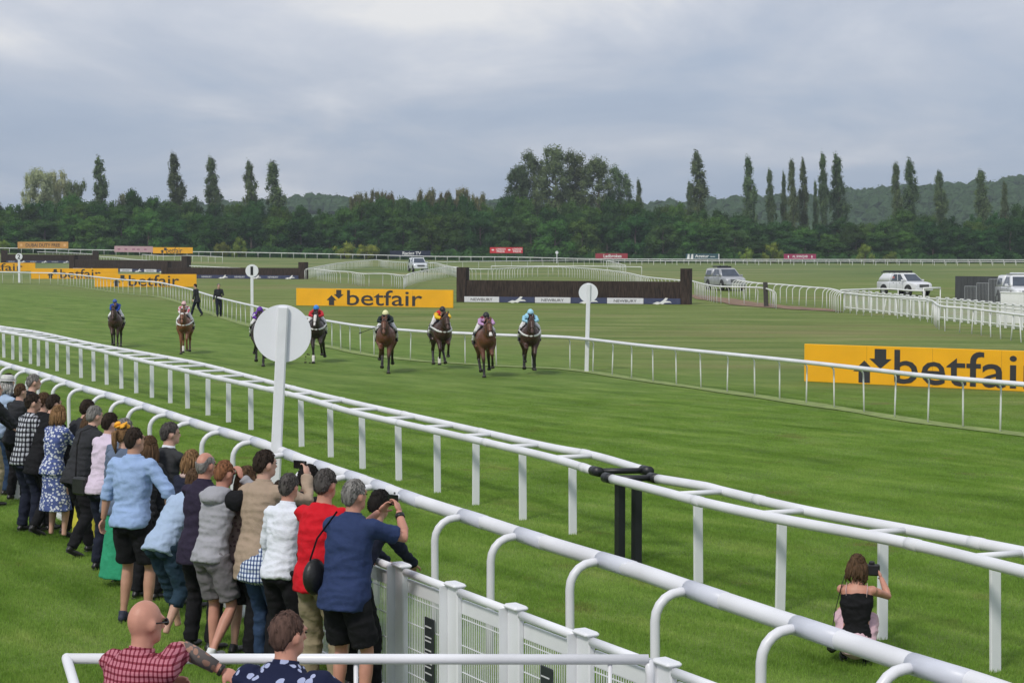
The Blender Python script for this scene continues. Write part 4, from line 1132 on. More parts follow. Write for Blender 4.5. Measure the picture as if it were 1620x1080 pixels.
def hair_cap(kind, seed, hc, rt, fw, up):
    """shell of hair over the skull; kind: short, crop, thin (receding), ring (bald on top), long, bob"""
    b = MB(); rr = random.Random(seed); na, nr = 34, 11
    # hairline heights by direction (cos of the angle from straight ahead)
    line = [(-1, -.088), (-.75, -.080), (-.5, -.050), (-.28, .008), (.12, .014), (.22, -.008), (.36, -.004), (.6, .048), (.85, .058), (1, .062)]
    if kind == "thin": line = [(-1, -.082), (-.5, -.05), (-.28, .006), (.1, .01), (.35, .04), (.6, .082), (1, .092)]
    tk = {"crop": .001, "ring": .002, "thin": .003, "short": .005, "long": .009, "bob": .009, "full": .016}[kind]
    ringz = [[] for _ in range(nr + 1)]
    for i in range(na):
        a = 2 * math.pi * i / na; c, s_ = math.cos(a), math.sin(a)
        zl = lerp_table(line, c) + rr.uniform(-.006, .006)
        if kind in ("long", "bob") and c < .45: zl = -.085
        th1 = math.acos(max(-1, min(1, zl / .118)))
        th0 = .05 if kind != "ring" else max(.75, .62 * th1) if c < .35 else th1 * .97
        for r in range(nr + 1):
            th = th0 + (th1 - th0) * r / nr
            k = 1 + (tk + rr.uniform(-.003, .003) + .006 * noise.noise(V((c * 3, s_ * 3, th * 3 + seed)))) / .095
            if r == nr: k = 1.0
            q = V((.0775 * k * math.sin(th) * s_, .0985 * k * math.sin(th) * c - .004, .112 * k * math.cos(th)))
            ringz[r].append(hc + rt * q.x + fw * q.y + up * q.z)
    b.rings(ringz)
    if kind in ("short", "full", "thin", "bob", "long", "crop"):   # locks lying over the shell break its outline
        for i in range(230 if kind != "crop" else 60):
            c = rr.uniform(-1, 1); a = math.acos(c) * rr.choice((-1, 1)); s_ = math.sin(a); zl = max(lerp_table(line, c), -.07); th1 = math.acos(max(-1, min(1, zl / .118)))
            th = th1 * rr.uniform(.12, .92); dth = rr.uniform(.18, .34); lift = tk * 1.0 + rr.uniform(.001, .007); wv = rr.uniform(-.16, .16)
            pp = []
            for j, lf in ((0, .4), (1, 1.0), (2, .7)):
                t2 = min(th + dth * j / 2, th1 + .05); a2 = a + wv * j / 2; k = 1 + lift * lf / .095
                pp.append(hc + rt * (.0775 * k * math.sin(t2) * math.sin(a2)) + fw * (.0985 * k * math.sin(t2) * math.cos(a2) - .004) + up * (.112 * k * math.cos(t2)))
            b.tube(pp, [.003, .0055, .001], 4, flat=.5)
    if kind in ("long", "bob"):
        L_ = .30 if kind == "long" else .17
        for i in range(60):
            a = math.pi + rr.uniform(-2.0, 2.0); c, s_ = math.cos(a), math.sin(a); k = rr.uniform(.93, 1.07)
            p0 = V((.083 * k * s_, .100 * k * c - .004, rr.uniform(-.02, .04)))
            l = L_ * rr.uniform(.75, 1.0)
            pts_ = [p0, p0 + V((.012 * s_, .012 * c, -l * .35)), p0 + V((.02 * s_ + rr.uniform(-.012, .012), -.012 + .014 * c, -l * .7)), p0 + V((rr.uniform(-.02, .02), -.018, -l))]
            b.tube([hc + rt * q.x + fw * q.y + V((0, 0, q.z)) for q in pts_], [.012, .016, .013, .003], 5)
    return b
def person(label, px=None, py=None, h=1.77, heading=35, lean=10, twist=0, head_yaw=0, head_pitch=0, skin="pale", hair=("short", "dark"), build=1.0, belly=0.0,
           arms=("rail", "rail"), top=None, sleeve="long", hem=.12, loose=0.016, bottom="trousers", bot=None, shoes=None, legs="stand", group="spectators along the crowd fence", seat=None, loc=None,
           vox=.0135, female=False, collar=None, name="person", sit=False, joints=None, depth=None, seed=None, bare_legs=False, top_open=False, hand_curl=.55, skip_legs=False, dress=None, z0=0.0):
    seed = seed if seed is not None else int(abs(px or 1) * 7 + h * 100) % 997
    rr = random.Random(seed)
    s = h / 1.78
    ph = R(lean)
    X = V((1, 0, 0))
    # ---- spine
    P0 = V((0, -.30 * math.sin(ph), .955 - .05 * (1 - math.cos(ph))))
    if sit: P0 = V((0, 0, .10))
    if joints and "pelvis" in joints: P0 = V(joints["pelvis"])
    def dirn(a): return V((0, math.sin(a), math.cos(a)))
    l0 = joints.get("lean0", .75) if joints else .75
    d1, d2, d3 = dirn(ph * l0), dirn(ph * 1.1), dirn(ph * 1.25)
    W = P0 + d1 * .17; C = W + d2 * .20; N_ = C + d3 * .215
    yw = R(head_yaw) ; tw = R(twist)
    RX = Matrix.Rotation(-tw, 3, 'Z') @ X                      # shoulder line, twisted
    sw = (.178 if not female else .155) * build
    SL, SR = N_ - d3 * .075 - RX * sw, N_ - d3 * .075 + RX * sw
    hd = dirn(ph * .55)
    HC = N_ + hd * .155 + V((0, .018, 0))
    if joints and "head" in joints: HC = N_ + V(joints["head"])
    hp = R(head_pitch) + ph * .25
    HR_ = Matrix.Rotation(-yw, 3, 'Z') @ Matrix.Rotation(-hp, 3, 'X')
    hr, hf, hu = HR_ @ X, HR_ @ V((0, 1, 0)), HR_ @ V((0, 0, 1))
    top_pt = HC + hu * .118
    # ---- legs
    hips = [P0 - X * .09 - V((0, 0, .02)), P0 + X * .09 - V((0, 0, .02))]
    fsp = .13
    if legs == "stand": feet = [V((-fsp, rr.uniform(-.03, .05), .085)), V((fsp, rr.uniform(-.05, .04), .085))]
    elif legs == "step": feet = [V((-fsp, -.12, .085)), V((fsp * .8, .22, .085))]
    elif legs == "stepback": feet = [V((-fsp * .9, .14, .085)), V((fsp * .9, -.26, .13))]
    elif legs == "close": feet = [V((-.07, .02, .085)), V((.07, -.02, .085))]
    elif legs == "cross": feet = [V((-.06, .0, .085)), V((.16, -.22, .16))]
    elif legs == "walk": feet = [V((-.09, .28, .1)), V((.09, -.30, .14))]
    else: feet = [V(f) for f in legs]
    knees = []
    for i in (0, 1):
        hint = (joints or {}).get("knee_hint", [(-.15, 1, 0), (.15, 1, 0)])[i]
        k, f = ik(hips[i], feet[i], .435, .435, hint); knees.append(k); feet[i] = f
    # ---- arms
    sh = [SL, SR]; el = [None, None]; wr = [None, None]; hdir = [None, None]; palm = [None, None]
    for i, sg in ((0, -1), (1, 1)):
        a = arms[i]
        if a == "rail": t = V((sg * .14, max(N_.y, .1) + .36, 1.02)); hint = (sg * .8, -.3, -.6)
        elif a == "railwide": t = V((sg * .24, max(N_.y, .1) + .34, 1.02)); hint = (sg * 1, -.3, -.4)
        elif a == "down": t = sh[i] + V((sg * .10, .03, -.535)); hint = (sg * .5, -1, 0)
        elif a == "hip": t = P0 + V((sg * .20, .02, .02)); hint = (sg * 1, -.7, 0)
        elif a == "back": t = P0 + V((sg * .1, -.16, 0.0)); hint = (sg, -.6, 0)
        elif a == "front": t = P0 + V((sg * .07, .22, .14)); hint = (sg, -.5, -.2)
        elif a == "phone": t = HC + V((sg * .10, .30, -.06)); hint = (sg * .7, .1, -1)
        elif a == "phone_right": t = HC + V((.22 + sg * .05, .26, -.02)); hint = (sg * .6, 0, -1)
        elif a == "face": t = HC + V((sg * .075, .15, -.05)); hint = (sg * .9, 0, -.8)
        else: t = V(a[0]); hint = a[1]
        el[i], wr[i] = ik(sh[i], t, .285, .255, hint)
        hdir[i] = (wr[i] - el[i]).normalized()
        palm[i] = V((-sg, 0, -.2))
        if a in ("phone", "phone_right", "face"): hdir[i] = (hdir[i] + V((0, .1, 1.1))).normalized()
        if a in ("rail", "railwide"): hdir[i] = V((-sg * .5, .5, -.35)).normalized(); palm[i] = V((0, -.2, -1))
    # ---- skin: one continuous body
    k_ = build
    b = MB()
    sk = lambda q: HC + hr * q[0] + hf * q[1] + hu * q[2]
    rotH = Matrix((hr, hf, hu)).transposed()
    b.ball(sk((0, -.006, .012)), (.075, .096, .105), 14, 10, rotH)
    b.ball(sk((0, .028, -.058)), (.058, .066, .064), 12, 8, rotH)
    b.ball(sk((0, .075, -.088)), (.026, .026, .022), 8, 6, rotH)
    b.tube([sk((0, .085, .018)), sk((0, .112, -.025)), sk((0, .088, -.038))], [.010, .016, .012], 6)
    for sg in (-1, 1):
        b.ball(sk((sg * .078, -.004, -.012)), (.013, .022, .033), 8, 6, rotH @ Matrix.Rotation(sg * -.35, 3, 'Z'))
        b.ball(sk((sg * .035, .083, .030)), (.024, .014, .010), 6, 5, rotH)
    b.ball(sk((0, .092, -.066)), (.025, .012, .010), 6, 5, rotH)
    b.tube([sk((0, -.018, -.05)), N_ + d3 * .045, N_ - d3 * .05], [.054 * (.9 if female else 1), .056 * (.88 if female else 1.02), .075], 12)
    tor = [(P0 - d1 * .07, .135, .09), (P0, .150, .10), (W, .128, .09), (C, .15, .10), (N_ - d3 * .075, .155, .085), (N_ - d3 * .02, .09, .06)]
    fwd_of = lambda d: V((0, d.z, -d.y))
    dd = [d1, d1, d1, d2, d3, d3]
    b.rings([eloop(c, (X if i < 3 else RX), fwd_of(d), a * k_, bb * k_) for i, ((c, a, bb), d) in enumerate(zip(tor, dd))])
    for i, sg in ((0, -1), (1, 1)):
        b.tube([sh[i] - RX * sg * .03, sh[i].lerp(el[i], .35), el[i], el[i].lerp(wr[i], .3), wr[i]], [.052 * k_, .045 * k_, .036 * k_, .040 * k_, .026], 10)
        b.ball(sh[i], .05 * k_, 8, 6)
        if not skip_legs:
            b.tube([hips[i], hips[i].lerp(knees[i], .4), knees[i], knees[i].lerp(feet[i], .35), feet[i].lerp(knees[i], .12), feet[i] - V((0, 0, .02))], [.082 * k_, .074 * k_, .052, .056, .034, .036], 10)
    body = remesh(b, vox, 3)
    hm_b = MB()
    for i, sg in ((0, -1), (1, 1)):
        hand(hm_b, wr[i] - hdir[i] * .005, hdir[i], palm[i], -sg if arms[i] not in ("down",) else sg, hand_curl)
    if hm_b.v:
        hm_me = remesh(hm_b, .0055, 2, .4)
        bmx = bmesh.new(); bmx.from_mesh(body); bmx.from_mesh(hm_me); bmx.to_mesh(body); bmx.free(); bpy.data.meshes.remove(hm_me)
    # ---- place
    hd_ = R(heading); RZ = Matrix.Rotation(-hd_, 3, 'Z')
    if loc is None:
        tp = (RZ @ top_pt) * s; tp.z += z0
        if depth is None: P_ = at_height(px, py, tp.z)
        else: P_ = at_depth(px, py, depth)
        loc = V((P_.x - tp.x, P_.y - tp.y, z0 if depth is None else P_.z - tp.z + z0))
    T = thing(name, loc, label, "person", group, -hd_); T.scale = (s, s, s)
    finish(body, "body", SK[skin], T)
    ey = MB()
    for sg in (-1, 1): ey.ball(sk((sg * .034, .088, .008)), (.010, .006, .005), 8, 6, rotH)
    ey.build("eyes", eye_m, T, True)
    # ---- hair
    if hair:
        kind, hm_k = hair
        hb_ = hair_cap(kind if kind != "pony" else "short", seed, HC + hf * -.004 + hu * .008, hr, hf, hu)
        if kind == "pony": hb_.tube([sk((0, -.10, .05)), sk((0, -.15, .03)), sk((.01, -.15, -.08)), sk((.0, -.12, -.20))], [.022, .03, .032, .006], 8)
        hb_.build("hair", HR[hm_k], T, True)
    # ---- top
    lo = loose * .8; hem = hem if hem < .08 else hem - .045
    if top is not None:
        b = MB(); hz0 = P0 - d1 * hem
        rings_ = []
        bl = belly
        prof = [(hz0, .162, .134, d1), (P0, .162 + bl * .3, .130 + bl * .5, d1), (W, .134 + bl * .5 - (.02 if female else 0), .098 + bl, d1), (C, .158, .112 + bl * .3 + (.02 if female else 0), d2), (N_ - d3 * .085, .168, .096, d3), (N_ - d3 * .035, .125, .080, d3), (N_ + d3 * .012, .066, .064, d3)]
        if sleeve == "strap": prof = prof[:4] + [(N_ - d3 * .12, .155, .100, d3)]
        for i, (c, a, bb, d) in enumerate(prof):
            ex = lo if i < 5 else lo * .5
            off = fwd_of(d) * ((bl * .6 if i in (1, 2) else 0) - (.022 if i < 2 else 0))
            rings_.append(eloop(c + off, (X if i < 3 else RX), fwd_of(d), a * k_ + ex, bb * k_ + ex, 20, 2.2))
        b.rings(rings_)
        if sleeve in ("long", "short", "rolled"):
            for i, sg in ((0, -1), (1, 1)):
                r0 = .057 * k_ + lo * .5
                p = [sh[i] - RX * sg * .05, sh[i] + RX * sg * .012, sh[i].lerp(el[i], .45)]
                r_ = [r0, r0 * .98, r0 * .9]
                if sleeve == "short": p.append(sh[i].lerp(el[i], .75)); r_.append(r0 * .95)
                elif sleeve == "rolled": p += [el[i], el[i].lerp(wr[i], .22)]; r_ += [r0 * .82, r0 * .86]
                else: p += [el[i], el[i].lerp(wr[i], .45), el[i].lerp(wr[i], .96)]; r_ += [r0 * .82, r0 * .70, .043 * k_ + lo * .4]
                b.tube(p, r_, 12); b.ball(sh[i], r0, 10, 7)
        tm = remesh(b, vox, 4)
        finish(tm, dress or ("shirt" if not top_open else "jacket"), top, T, folds(.0085, seed))
        if collar is not None:
            c = MB(); cr_ = []
            for zz, rr_ in ((-.01, .068), (.03, .064), (.032, .058), (-.005, .058)): cr_.append(eloop(N_ + d3 * zz + V((0, .004, 0)), RX, fwd_of(d3), rr_ * 1.06, rr_ * 1.05, 18))
            c.rings(cr_, False); c.build("collar", collar, T, True)
    # ---- bottom
    if bot is not None and not skip_legs:
        b = MB()
        wl_ = .016
        if bottom in ("trousers", "shorts", "rolled", "jeans"):
            b.rings([eloop(P0 - d1 * .10, X, fwd_of(d1), .140 * k_ + wl_, .108 * k_ + wl_, 18, 2.3), eloop(P0 - d1 * .02, X, fwd_of(d1), .156 * k_ + wl_, .118 * k_ + wl_, 18, 2.3), eloop(P0 + d1 * .09, X, fwd_of(d1), .142 * k_ + wl_ * .6, .104 * k_ + wl_ * .6 + belly * .4, 18, 2.3)])
            for i in (0, 1):
                if bottom == "shorts":
                    e = hips[i].lerp(knees[i], .86)
                    b.tube([hips[i] + V((0, 0, .03)), hips[i].lerp(knees[i], .4), e], [.098 * k_, .102 * k_, .098 * k_], 14)
                else:
                    cut = .40 if bottom == "rolled" else .97
                    b.tube([hips[i] + V((0, 0, .03)), hips[i].lerp(knees[i], .45), knees[i], knees[i].lerp(feet[i], min(cut, .5)), knees[i].lerp(feet[i], cut) - V((0, 0, .0 if bottom == "rolled" else .015))],
                           [.098 * k_, .092 * k_, .076 * k_, .073 * k_, .066], 14)
                b.ball(P0 - X * (.075 if i == 0 else -.075) - fwd_of(d1) * .045 - d1 * .065, (.08 * k_, .07 * k_, .085 * k_), 10, 8)
            finish(remesh(b, vox, 4), {"shorts": "shorts", "jeans": "jeans"}.get(bottom, "trousers"), bot, T, folds(.008, seed + 5, .8))
        else:
            zh = {"skirt": .52, "dress": .40, "maxi": .10, "mini": .6}[bottom]
            rg = []
            for kk in range(9):
                t_ = kk / 8; c = (P0 + d1 * .14).lerp(V((feet[0].x * .5 + feet[1].x * .5, (feet[0].y + feet[1].y) / 2 - .03, zh)), t_)
                c.z = (P0.z + .13) * (1 - t_) + zh * t_
                a = lerp_table([(0, .135), (.25, .175), (.55, .185), (1, .19 + (.05 if bottom in ("dress", "maxi") else -.02))], t_) * k_
                rg.append([c + X * (a * math.cos(q) * (1 + .05 * t_ * math.sin(q * 9 + seed))) + V((0, 1, 0)) * (a * .8 * math.sin(q) * (1 + .05 * t_ * math.cos(q * 8))) for q in [2 * math.pi * z_ / 36 for z_ in range(36)]])
            b.rings(rg); finish(remesh(b, vox, 2), "skirt", bot, T, folds(.006, seed + 5, .5))
    # ---- shoes
    if shoes is not None and not skip_legs:
        for i in (0, 1):
            f = feet[i]; sd_ = (f - knees[i]).normalized(); toe = V((.18 * (-1 if i == 0 else 1), 1, 0)).normalized()
            pitch_ = -.5 if f.z > .11 else 0.0
            toe = (toe + V((0, 0, pitch_))).normalized()
            b = MB(); z = f.z - .045
            heel = V((f.x, f.y, z)) - toe * .055
            b.tube([heel - toe * .012, heel + toe * .04, heel + toe * .13, heel + toe * .20, heel + toe * .235], [.030, .040, .042, .036, .018], 10, flat=.8)
            b.tube([V((f.x, f.y, z)) + toe * -.02, f + V((0, 0, .02))], [.042, .043], 10)
            finish(remesh(b, .011, 2), "shoe", shoes, T)
            sb = MB(); sb.tube([heel - toe * .015 - V((0, 0, .031)), heel + toe * .05 - V((0, 0, .031)), heel + toe * .14 - V((0, 0, .031)), heel + toe * .225 - V((0, 0, .029))], [.030, .039, .042, .026], 8, flat=.22)
            sb.build("sole", sole if shoes is shoe_white else shoe_black, T, True)
    T_info = dict(T=T, HC=HC, hr=hr, hf=hf, hu=hu, N=N_, P0=P0, wr=wr, el=el, sh=sh, rot=rotH, RZ=RZ, s=s, loc=V(loc), d3=d3, W=W, feet=feet, RX=RX, hdir=hdir)
    return T_info
def wpos(I, p): return I["loc"] + (I["RZ"] @ V(p)) * I["s"]
# ------------------------------------------------------------------ the spectators
navy_cl = cloth("navy trousers cloth", (.016, .019, .035)); black_cl = cloth("black cloth", (.012, .012, .014)); char_cl = cloth("charcoal cloth", (.032, .033, .037)); dkgrey_cl = cloth("dark grey suiting", (.042, .044, .047))
blue_sh = cloth("light blue shirting", (.30, .42, .66), .06); blue2_sh = cloth("pale blue shirting", (.36, .46, .62), .06); white_sh = cloth("white shirting", (.70, .73, .80), .04); pink_sh = cloth("pale lilac shirting", (.64, .54, .66), .05)
bluegrey_cl = cloth("blue grey jacketing", (.12, .155, .23)); beige_cl = cloth("beige jacketing", (.36, .275, .205), .06); red_cl = cloth("red polo cotton", (.56, .012, .022), .05); navy_polo = cloth("navy polo cotton", (.028, .045, .115), .1)
khaki_cl = cloth("khaki cotton", (.27, .225, .145), .12); grey_marl = cloth("grey marl jersey", (.33, .33, .36), .08); plum_cl = cloth("dark plum navy jersey", (.028, .022, .042)); grey_short = cloth("mid grey cotton", (.16, .15, .16)); teal_jean = cloth("dark teal denim", (.022, .045, .07), .15)
denim = cloth("blue denim", (.03, .055, .11), .2); green_cl = cloth("bright green dress cloth", (.035, .30, .16), .1); yellow_cl = cloth("yellow dress cloth", (.55, .50, .06), .06)
plaid = check_mat("black and white plaid", (.48, .50, .55), (.05, .05, .06), (.16, .16, .17), 16, .42)
bluecheck = check_mat("blue and white check", (.62, .68, .76), (.07, .10, .22), (.3, .36, .5), 26, .4)
pinkcheck = check_mat("pink and maroon check", (.46, .17, .21), (.20, .03, .055), (.5, .25, .3), 34, .36)
leafprint = print_mat("blue and white printed dress", (.08, .11, .28), (.62, .65, .72), 26, .42)
floral = print_mat("navy shirt with pale flowers", (.012, .016, .045), (.36, .40, .58), 17, .36)
scarfm = print_mat("pale floral scarf", (.55, .40, .36), (.25, .16, .13), 22, .35)
blouse = print_mat("beige patterned blouse", (.30, .22, .20), (.16, .10, .10), 24, .38)
straw = M("white straw hat", (.66, .66, .64), .8, .08, 20, bump=.4, bscale=120)
orange_fl = M("orange yellow petals", (.80, .38, .02), .7, .25, 12)
leather = M("black leather", (.012, .012, .012), .45, .2, 12, bump=.2)
phone_m = M("black phone glass", (.008, .009, .011), .15, .1); metal_br = M("bright metal", (.6, .6, .62), .3, .05, metal=.8)
def hat(I, brim=.14):
    c = I["HC"] + I["hu"] * .065; b = MB()
    prof = [(brim, .0), (brim, .006), (.098, .012), (.097, .055), (.090, .085), (.06, .094), (.02, .09)]
    b.rings([eloop(c + I["hu"] * z, I["hr"], I["hf"], r * .92, r * 1.06, 24) for r, z in prof]); b.build("hat", straw, I["T"], True)
    MB().rings([eloop(c + I["hu"] * z, I["hr"], I["hf"], .0985 * .92, .0985 * 1.06, 24) for z in (.014, .034)], False).build("hat_band", M("grey hat band", (.3, .3, .3), .7), I["T"], True)
def phone(I, p, rot, lab, cat="phone", sz=(.072, .009, .15), wide=True):
    t = thing("phone", wpos(I, p), lab, cat, None, I["T"].rotation_euler.z + rot)
    b = MB(); b.box((0, 0, 0), (sz[2], sz[1], sz[0]) if wide else sz, bev=.004); b.build("case", phone_m, t)
    MB().box((.05 if wide else .02, -sz[1] / 2 - .001, .02 if wide else .055), (.018, .003, .018), bev=.002).build("camera_lens", M("grey lens ring", (.06, .06, .065), .3), t)
    MB().box((0, sz[1] / 2 + .0008, 0), ((sz[2] if wide else sz[0]) - .008, .0015, (sz[0] if wide else sz[2]) - .008)).build("screen", M("phone screen", (.02, .03, .03), .12), t)
    return t
P = person
# the row from the far end to the near end
I = P("spectator in a white straw hat and light blue shirt at the far left", 12, 597, 1.74, 38, 14, hair=("bob", "white"), top=blue2_sh, bot=denim, shoes=shoe_black, belly=.03); hat(I)
P("cropped-off spectator with sunglasses at the very left edge, beside the straw hat", -8, 602, 1.76, 50, 6, hair=("short", "dark"), top=char_cl, bot=khaki_cl, shoes=shoe_black, head_yaw=30)
P("dark haired spectator just behind the straw hat", 14, 591, 1.76, 35, 12, hair=("short", "dark"), top=black_cl, bot=black_cl, shoes=shoe_black)
P("brown haired spectator between the straw hat and the grey haired man in black", 33, 607, 1.68, 35, 10, hair=("short", "brown"), top=char_cl, bot=black_cl, shoes=shoe_black)
P("grey haired man in a black jacket at the rail, behind the plaid shirt", 54, 592, 1.80, 45, 16, hair=("short", "grey"), top=black_cl, top_open=True, hem=.2, bot=black_cl, shoes=shoe_black, head_yaw=15)
P("man in a black and white plaid shirt and navy trousers, wearing glasses", 53, 623, 1.76, 48, 10, arms=("down", "front"), hair=("short", "dark"), top=plaid, bot=navy_cl, shoes=shoe_black, legs="stand", head_yaw=15, collar=plaid, belly=.03)
P("dark haired spectator behind the man in plaid", 70, 621, 1.75, 35, 12, hair=("short", "brown"), top=black_cl, bot=black_cl, shoes=shoe_black)
P("dark haired man in a black suit leaning on the fence left of the patterned dress", 86, 624, 1.78, 42, 17, hair=("short", "dark"), top=black_cl, top_open=True, hem=.24, bot=black_cl, shoes=shoe_black, legs="stepback")
P("woman with light brown hair in a blue and white printed dress", 94, 641, 1.66, 35, 8, hair=("bob", "light"), female=True, top=leafprint, sleeve="short", bottom="dress", bot=leafprint, shoes=None, dress="bodice")
P("dark haired man in a charcoal shirt leaning far over, behind the grey haired one", 140, 632, 1.76, 44, 24, hair=("short", "dark"), top=char_cl, hem=.18, bot=black_cl, shoes=shoe_black, legs="stepback")
P("grey haired man in a charcoal shirt and black trousers leaning on the fence", 151, 642, 1.78, 44, 20, hair=("short", "grey"), top=char_cl, hem=.16, bot=black_cl, shoes=shoe_black, legs="stepback", collar=char_cl, belly=.03)
I = P("dark haired man in a pale lilac shirt with a black shoulder strap", 175, 653, 1.76, 42, 10, hair=("short", "dark"), top=pink_sh, bot=navy_cl, shoes=shoe_black, collar=pink_sh)
bt = thing("shoulder_bag", wpos(I, I["P0"] + V((-.2, -.13, .02))), "black shoulder bag hanging at the lilac shirt", "bag", None, I["T"].rotation_euler.z)
MB().box((0, 0, 0), (.24, .09, .2), bev=.02).build("body", leather, bt); MB().tube([(-.1, 0, .1), (-.06, 0, .45), (.06, -.03, .62), (.16, .1, .68)], .012, 5, flat=.3).build("strap", leather, bt)
P("grey haired man in a blue grey jacket left of the ponytail woman", 198, 662, 1.76, 40, 8, arms=("down", "rail"), hair=("short", "grey"), top=bluegrey_cl, top_open=True, hem=.24, bot=navy_cl, shoes=shoe_black)
P("woman in a yellow dress mostly hidden behind the leaning charcoal shirts", loc=ground(139, 858), h=1.56, heading=38, lean=4, seed=5, hair=("bob", "brown"), female=True, top=yellow_cl, sleeve="short", bottom="maxi", bot=yellow_cl, shoes=None, dress="bodice")
I = P("woman with a ponytail, orange flower headpiece, blue grey jacket and long green skirt", 197, 672, 1.70, 30, 4, arms=("down", "front"), hair=("pony", "light"), female=True, top=bluegrey_cl, top_open=True, hem=.2, sleeve="long", bottom="maxi", bot=green_cl, shoes=None, head_yaw=10)
b = MB(); rr = random.Random(2)
for k in range(9):
    a = k * .7; q = I["HC"] + I["hu"] * .10 + I["hr"] * (-.01 + .06 * math.cos(a)) + I["hf"] * (-.03 + .05 * math.sin(a)) + I["hu"] * rr.uniform(0, .03)
    b.ball(q, (.042, .042, .016), 8, 5, Matrix.Rotation(rr.uniform(-.8, .8), 3, 'X') @ Matrix.Rotation(rr.uniform(-.8, .8), 3, 'Y'))
b.build("headpiece", orange_fl, I["T"], True)
P("long brown haired woman glimpsed right of the light blue shirt", 237, 690, 1.66, 30, 8, hair=("long", "brown"), female=True, top=char_cl, bottom="trousers", bot=black_cl, shoes=shoe_black)
P("grey haired man in a dark grey suit at the fence", 270, 668, 1.78, 40, 9, hair=("short", "darkgrey"), top=dkgrey_cl, top_open=True, hem=.24, bot=black_cl, shoes=shoe_black, collar=white_sh, head_yaw=22)
P("dark haired man in a light blue shirt and black shorts with bare legs", 213, 676, 1.86, 24, 3, arms=(((-.34, .0, .92), (-1, -.3, 0)), ((.34, .1, 1.0), (1, -.2, 0))), hair=("crop", "dark"), skin="tan", top=blue_sh, sleeve="rolled", hem=.10, loose=.03, bottom="shorts", bot=black_cl, shoes=shoe_navy, legs="stand", collar=blue_sh, head_yaw=14, build=1.06)
I = P("woman with light brown hair and a pale floral scarf at the fence", 304, 712, 1.58, 35, 14, hair=("bob", "light"), female=True, top=navy_cl, bot=black_cl, shoes=shoe_black)
b = MB(); b.rings([eloop(I["N"] + I["d3"] * z, I["RX"], V((0, 1, 0)), r * 1.1, r, 18) for z, r in ((-.03, .10), (0, .108), (.03, .09), (.05, .07))]); b.build("scarf", scarfm, I["T"], True)
P("man bending low in a pale blue short sleeved shirt and rolled teal jeans", 311, 741, 1.68, 36, 38, arms=("down", "rail"), hair=("short", "brown"), top=blue2_sh, sleeve="short", hem=.14, bottom="rolled", bot=teal_jean, shoes=None, legs="stepback")
P("balding grey man in a dark plum hooded top and black trousers", 326, 715, 1.755, 34, 8, hair=("ring", "grey"), top=plum_cl, top_open=True, hem=.2, bot=black_cl, shoes=shoe_black, skin="red", collar=plum_cl)
I = P("ginger cropped youth in a grey and black hooded top and grey shorts", 358, 728, 1.74, 36, 12, arms=("face", "face"), hair=("crop", "ginger"), top=grey_marl, hem=.10, bottom="shorts", bot=grey_short, shoes=shoe_white, legs="cross", skin="red", head_pitch=10)
b = MB()
for sg in (1,):
    b.tube([I["sh"][0 if sg < 0 else 1] - I["RX"] * sg * .04, I["sh"][0 if sg < 0 else 1] + I["RX"] * sg * .02, I["sh"][0 if sg < 0 else 1].lerp(I["el"][0 if sg < 0 else 1], .7)], [.094, .092, .082], 12)
finish(remesh(b, .0135, 2), "black_shoulder", black_cl, I["T"], folds(.005, 3))
b = MB(); n_ = I["N"] - I["d3"] * .02; f_ = V((0, I["d3"].z, -I["d3"].y))
b.rings([eloop(n_ + I["d3"] * z - f_ * (.03 + q), I["RX"], f_, r * 1.25, r, 18) for z, r, q in ((-.12, .05, .075), (-.09, .10, .06), (-.03, .115, .03), (.03, .10, .0), (.05, .085, -.01))])
finish(remesh(b, .0135, 3), "hood", grey_marl, I["T"], folds(.006, 6))
P("woman with dark brown hair, patterned blouse and black skirt behind the beige jacket", 392, 738, 1.66, 36, 10, hair=("bob", "brown"), female=True, top=blouse, bottom="skirt", bot=black_cl, shoes=shoe_black, bare_legs=True)
I = P("dark haired man in a beige jacket holding a phone up sideways", 420, 712, 1.83, 34, 7, arms=("rail", ((.19, .38, 1.58), (.7, 0, -1))), hair=("short", "dark"), top=beige_cl, top_open=True, hem=.27, loose=.024, bot=black_cl, shoes=shoe_black, collar=beige_cl, head_yaw=16)
phone(I, I["wr"][1] + V((-.10, .03, .08)), 0.0, "black phone held sideways by the man in the beige jacket")
P("spectator in a blue and white checked shirt and jeans, mostly hidden by the white shirt", 447, 760, 1.62, 38, 24, hair=("short", "dark"), top=bluecheck, hem=.2, bottom="jeans", bot=denim, shoes=shoe_black, collar=bluecheck, arms=("rail", "rail"))
P("spectator with thick black hair between the white shirt and the red polo", 490, 737, 1.70, 38, 26, hair=("full", "black"), skin="dark", top=black_cl, hem=.06, loose=.026, bot=black_cl, shoes=shoe_black)
P("grey haired man in a white shirt and black trousers, left arm hanging", 458, 749, 1.69, 34, 9, arms=(((-.27, .12, .94), (-.8, -.6, 0)), "rail"), hair=("short", "darkgrey"), skin="red", top=white_sh, hem=.06, loose=.014, bot=black_cl, shoes=shoe_black, collar=white_sh, build=.97, head_yaw=-8)
P("grey haired man in a red polo shirt and khaki trousers", 516, 742, 1.82, 32, 7, hair=("short", "darkgrey"), top=red_cl, sleeve="short", hem=.13, loose=.022, bot=khaki_cl, shoes=shoe_black, belly=.05, build=1.05, skin="red")
I = P("dark haired spectator in a navy top in front of the navy polo shirt", 603, 777, 1.70, 34, 34, hair=("full", "black"), skin="tan", top=navy_cl, bot=black_cl, shoes=shoe_black)
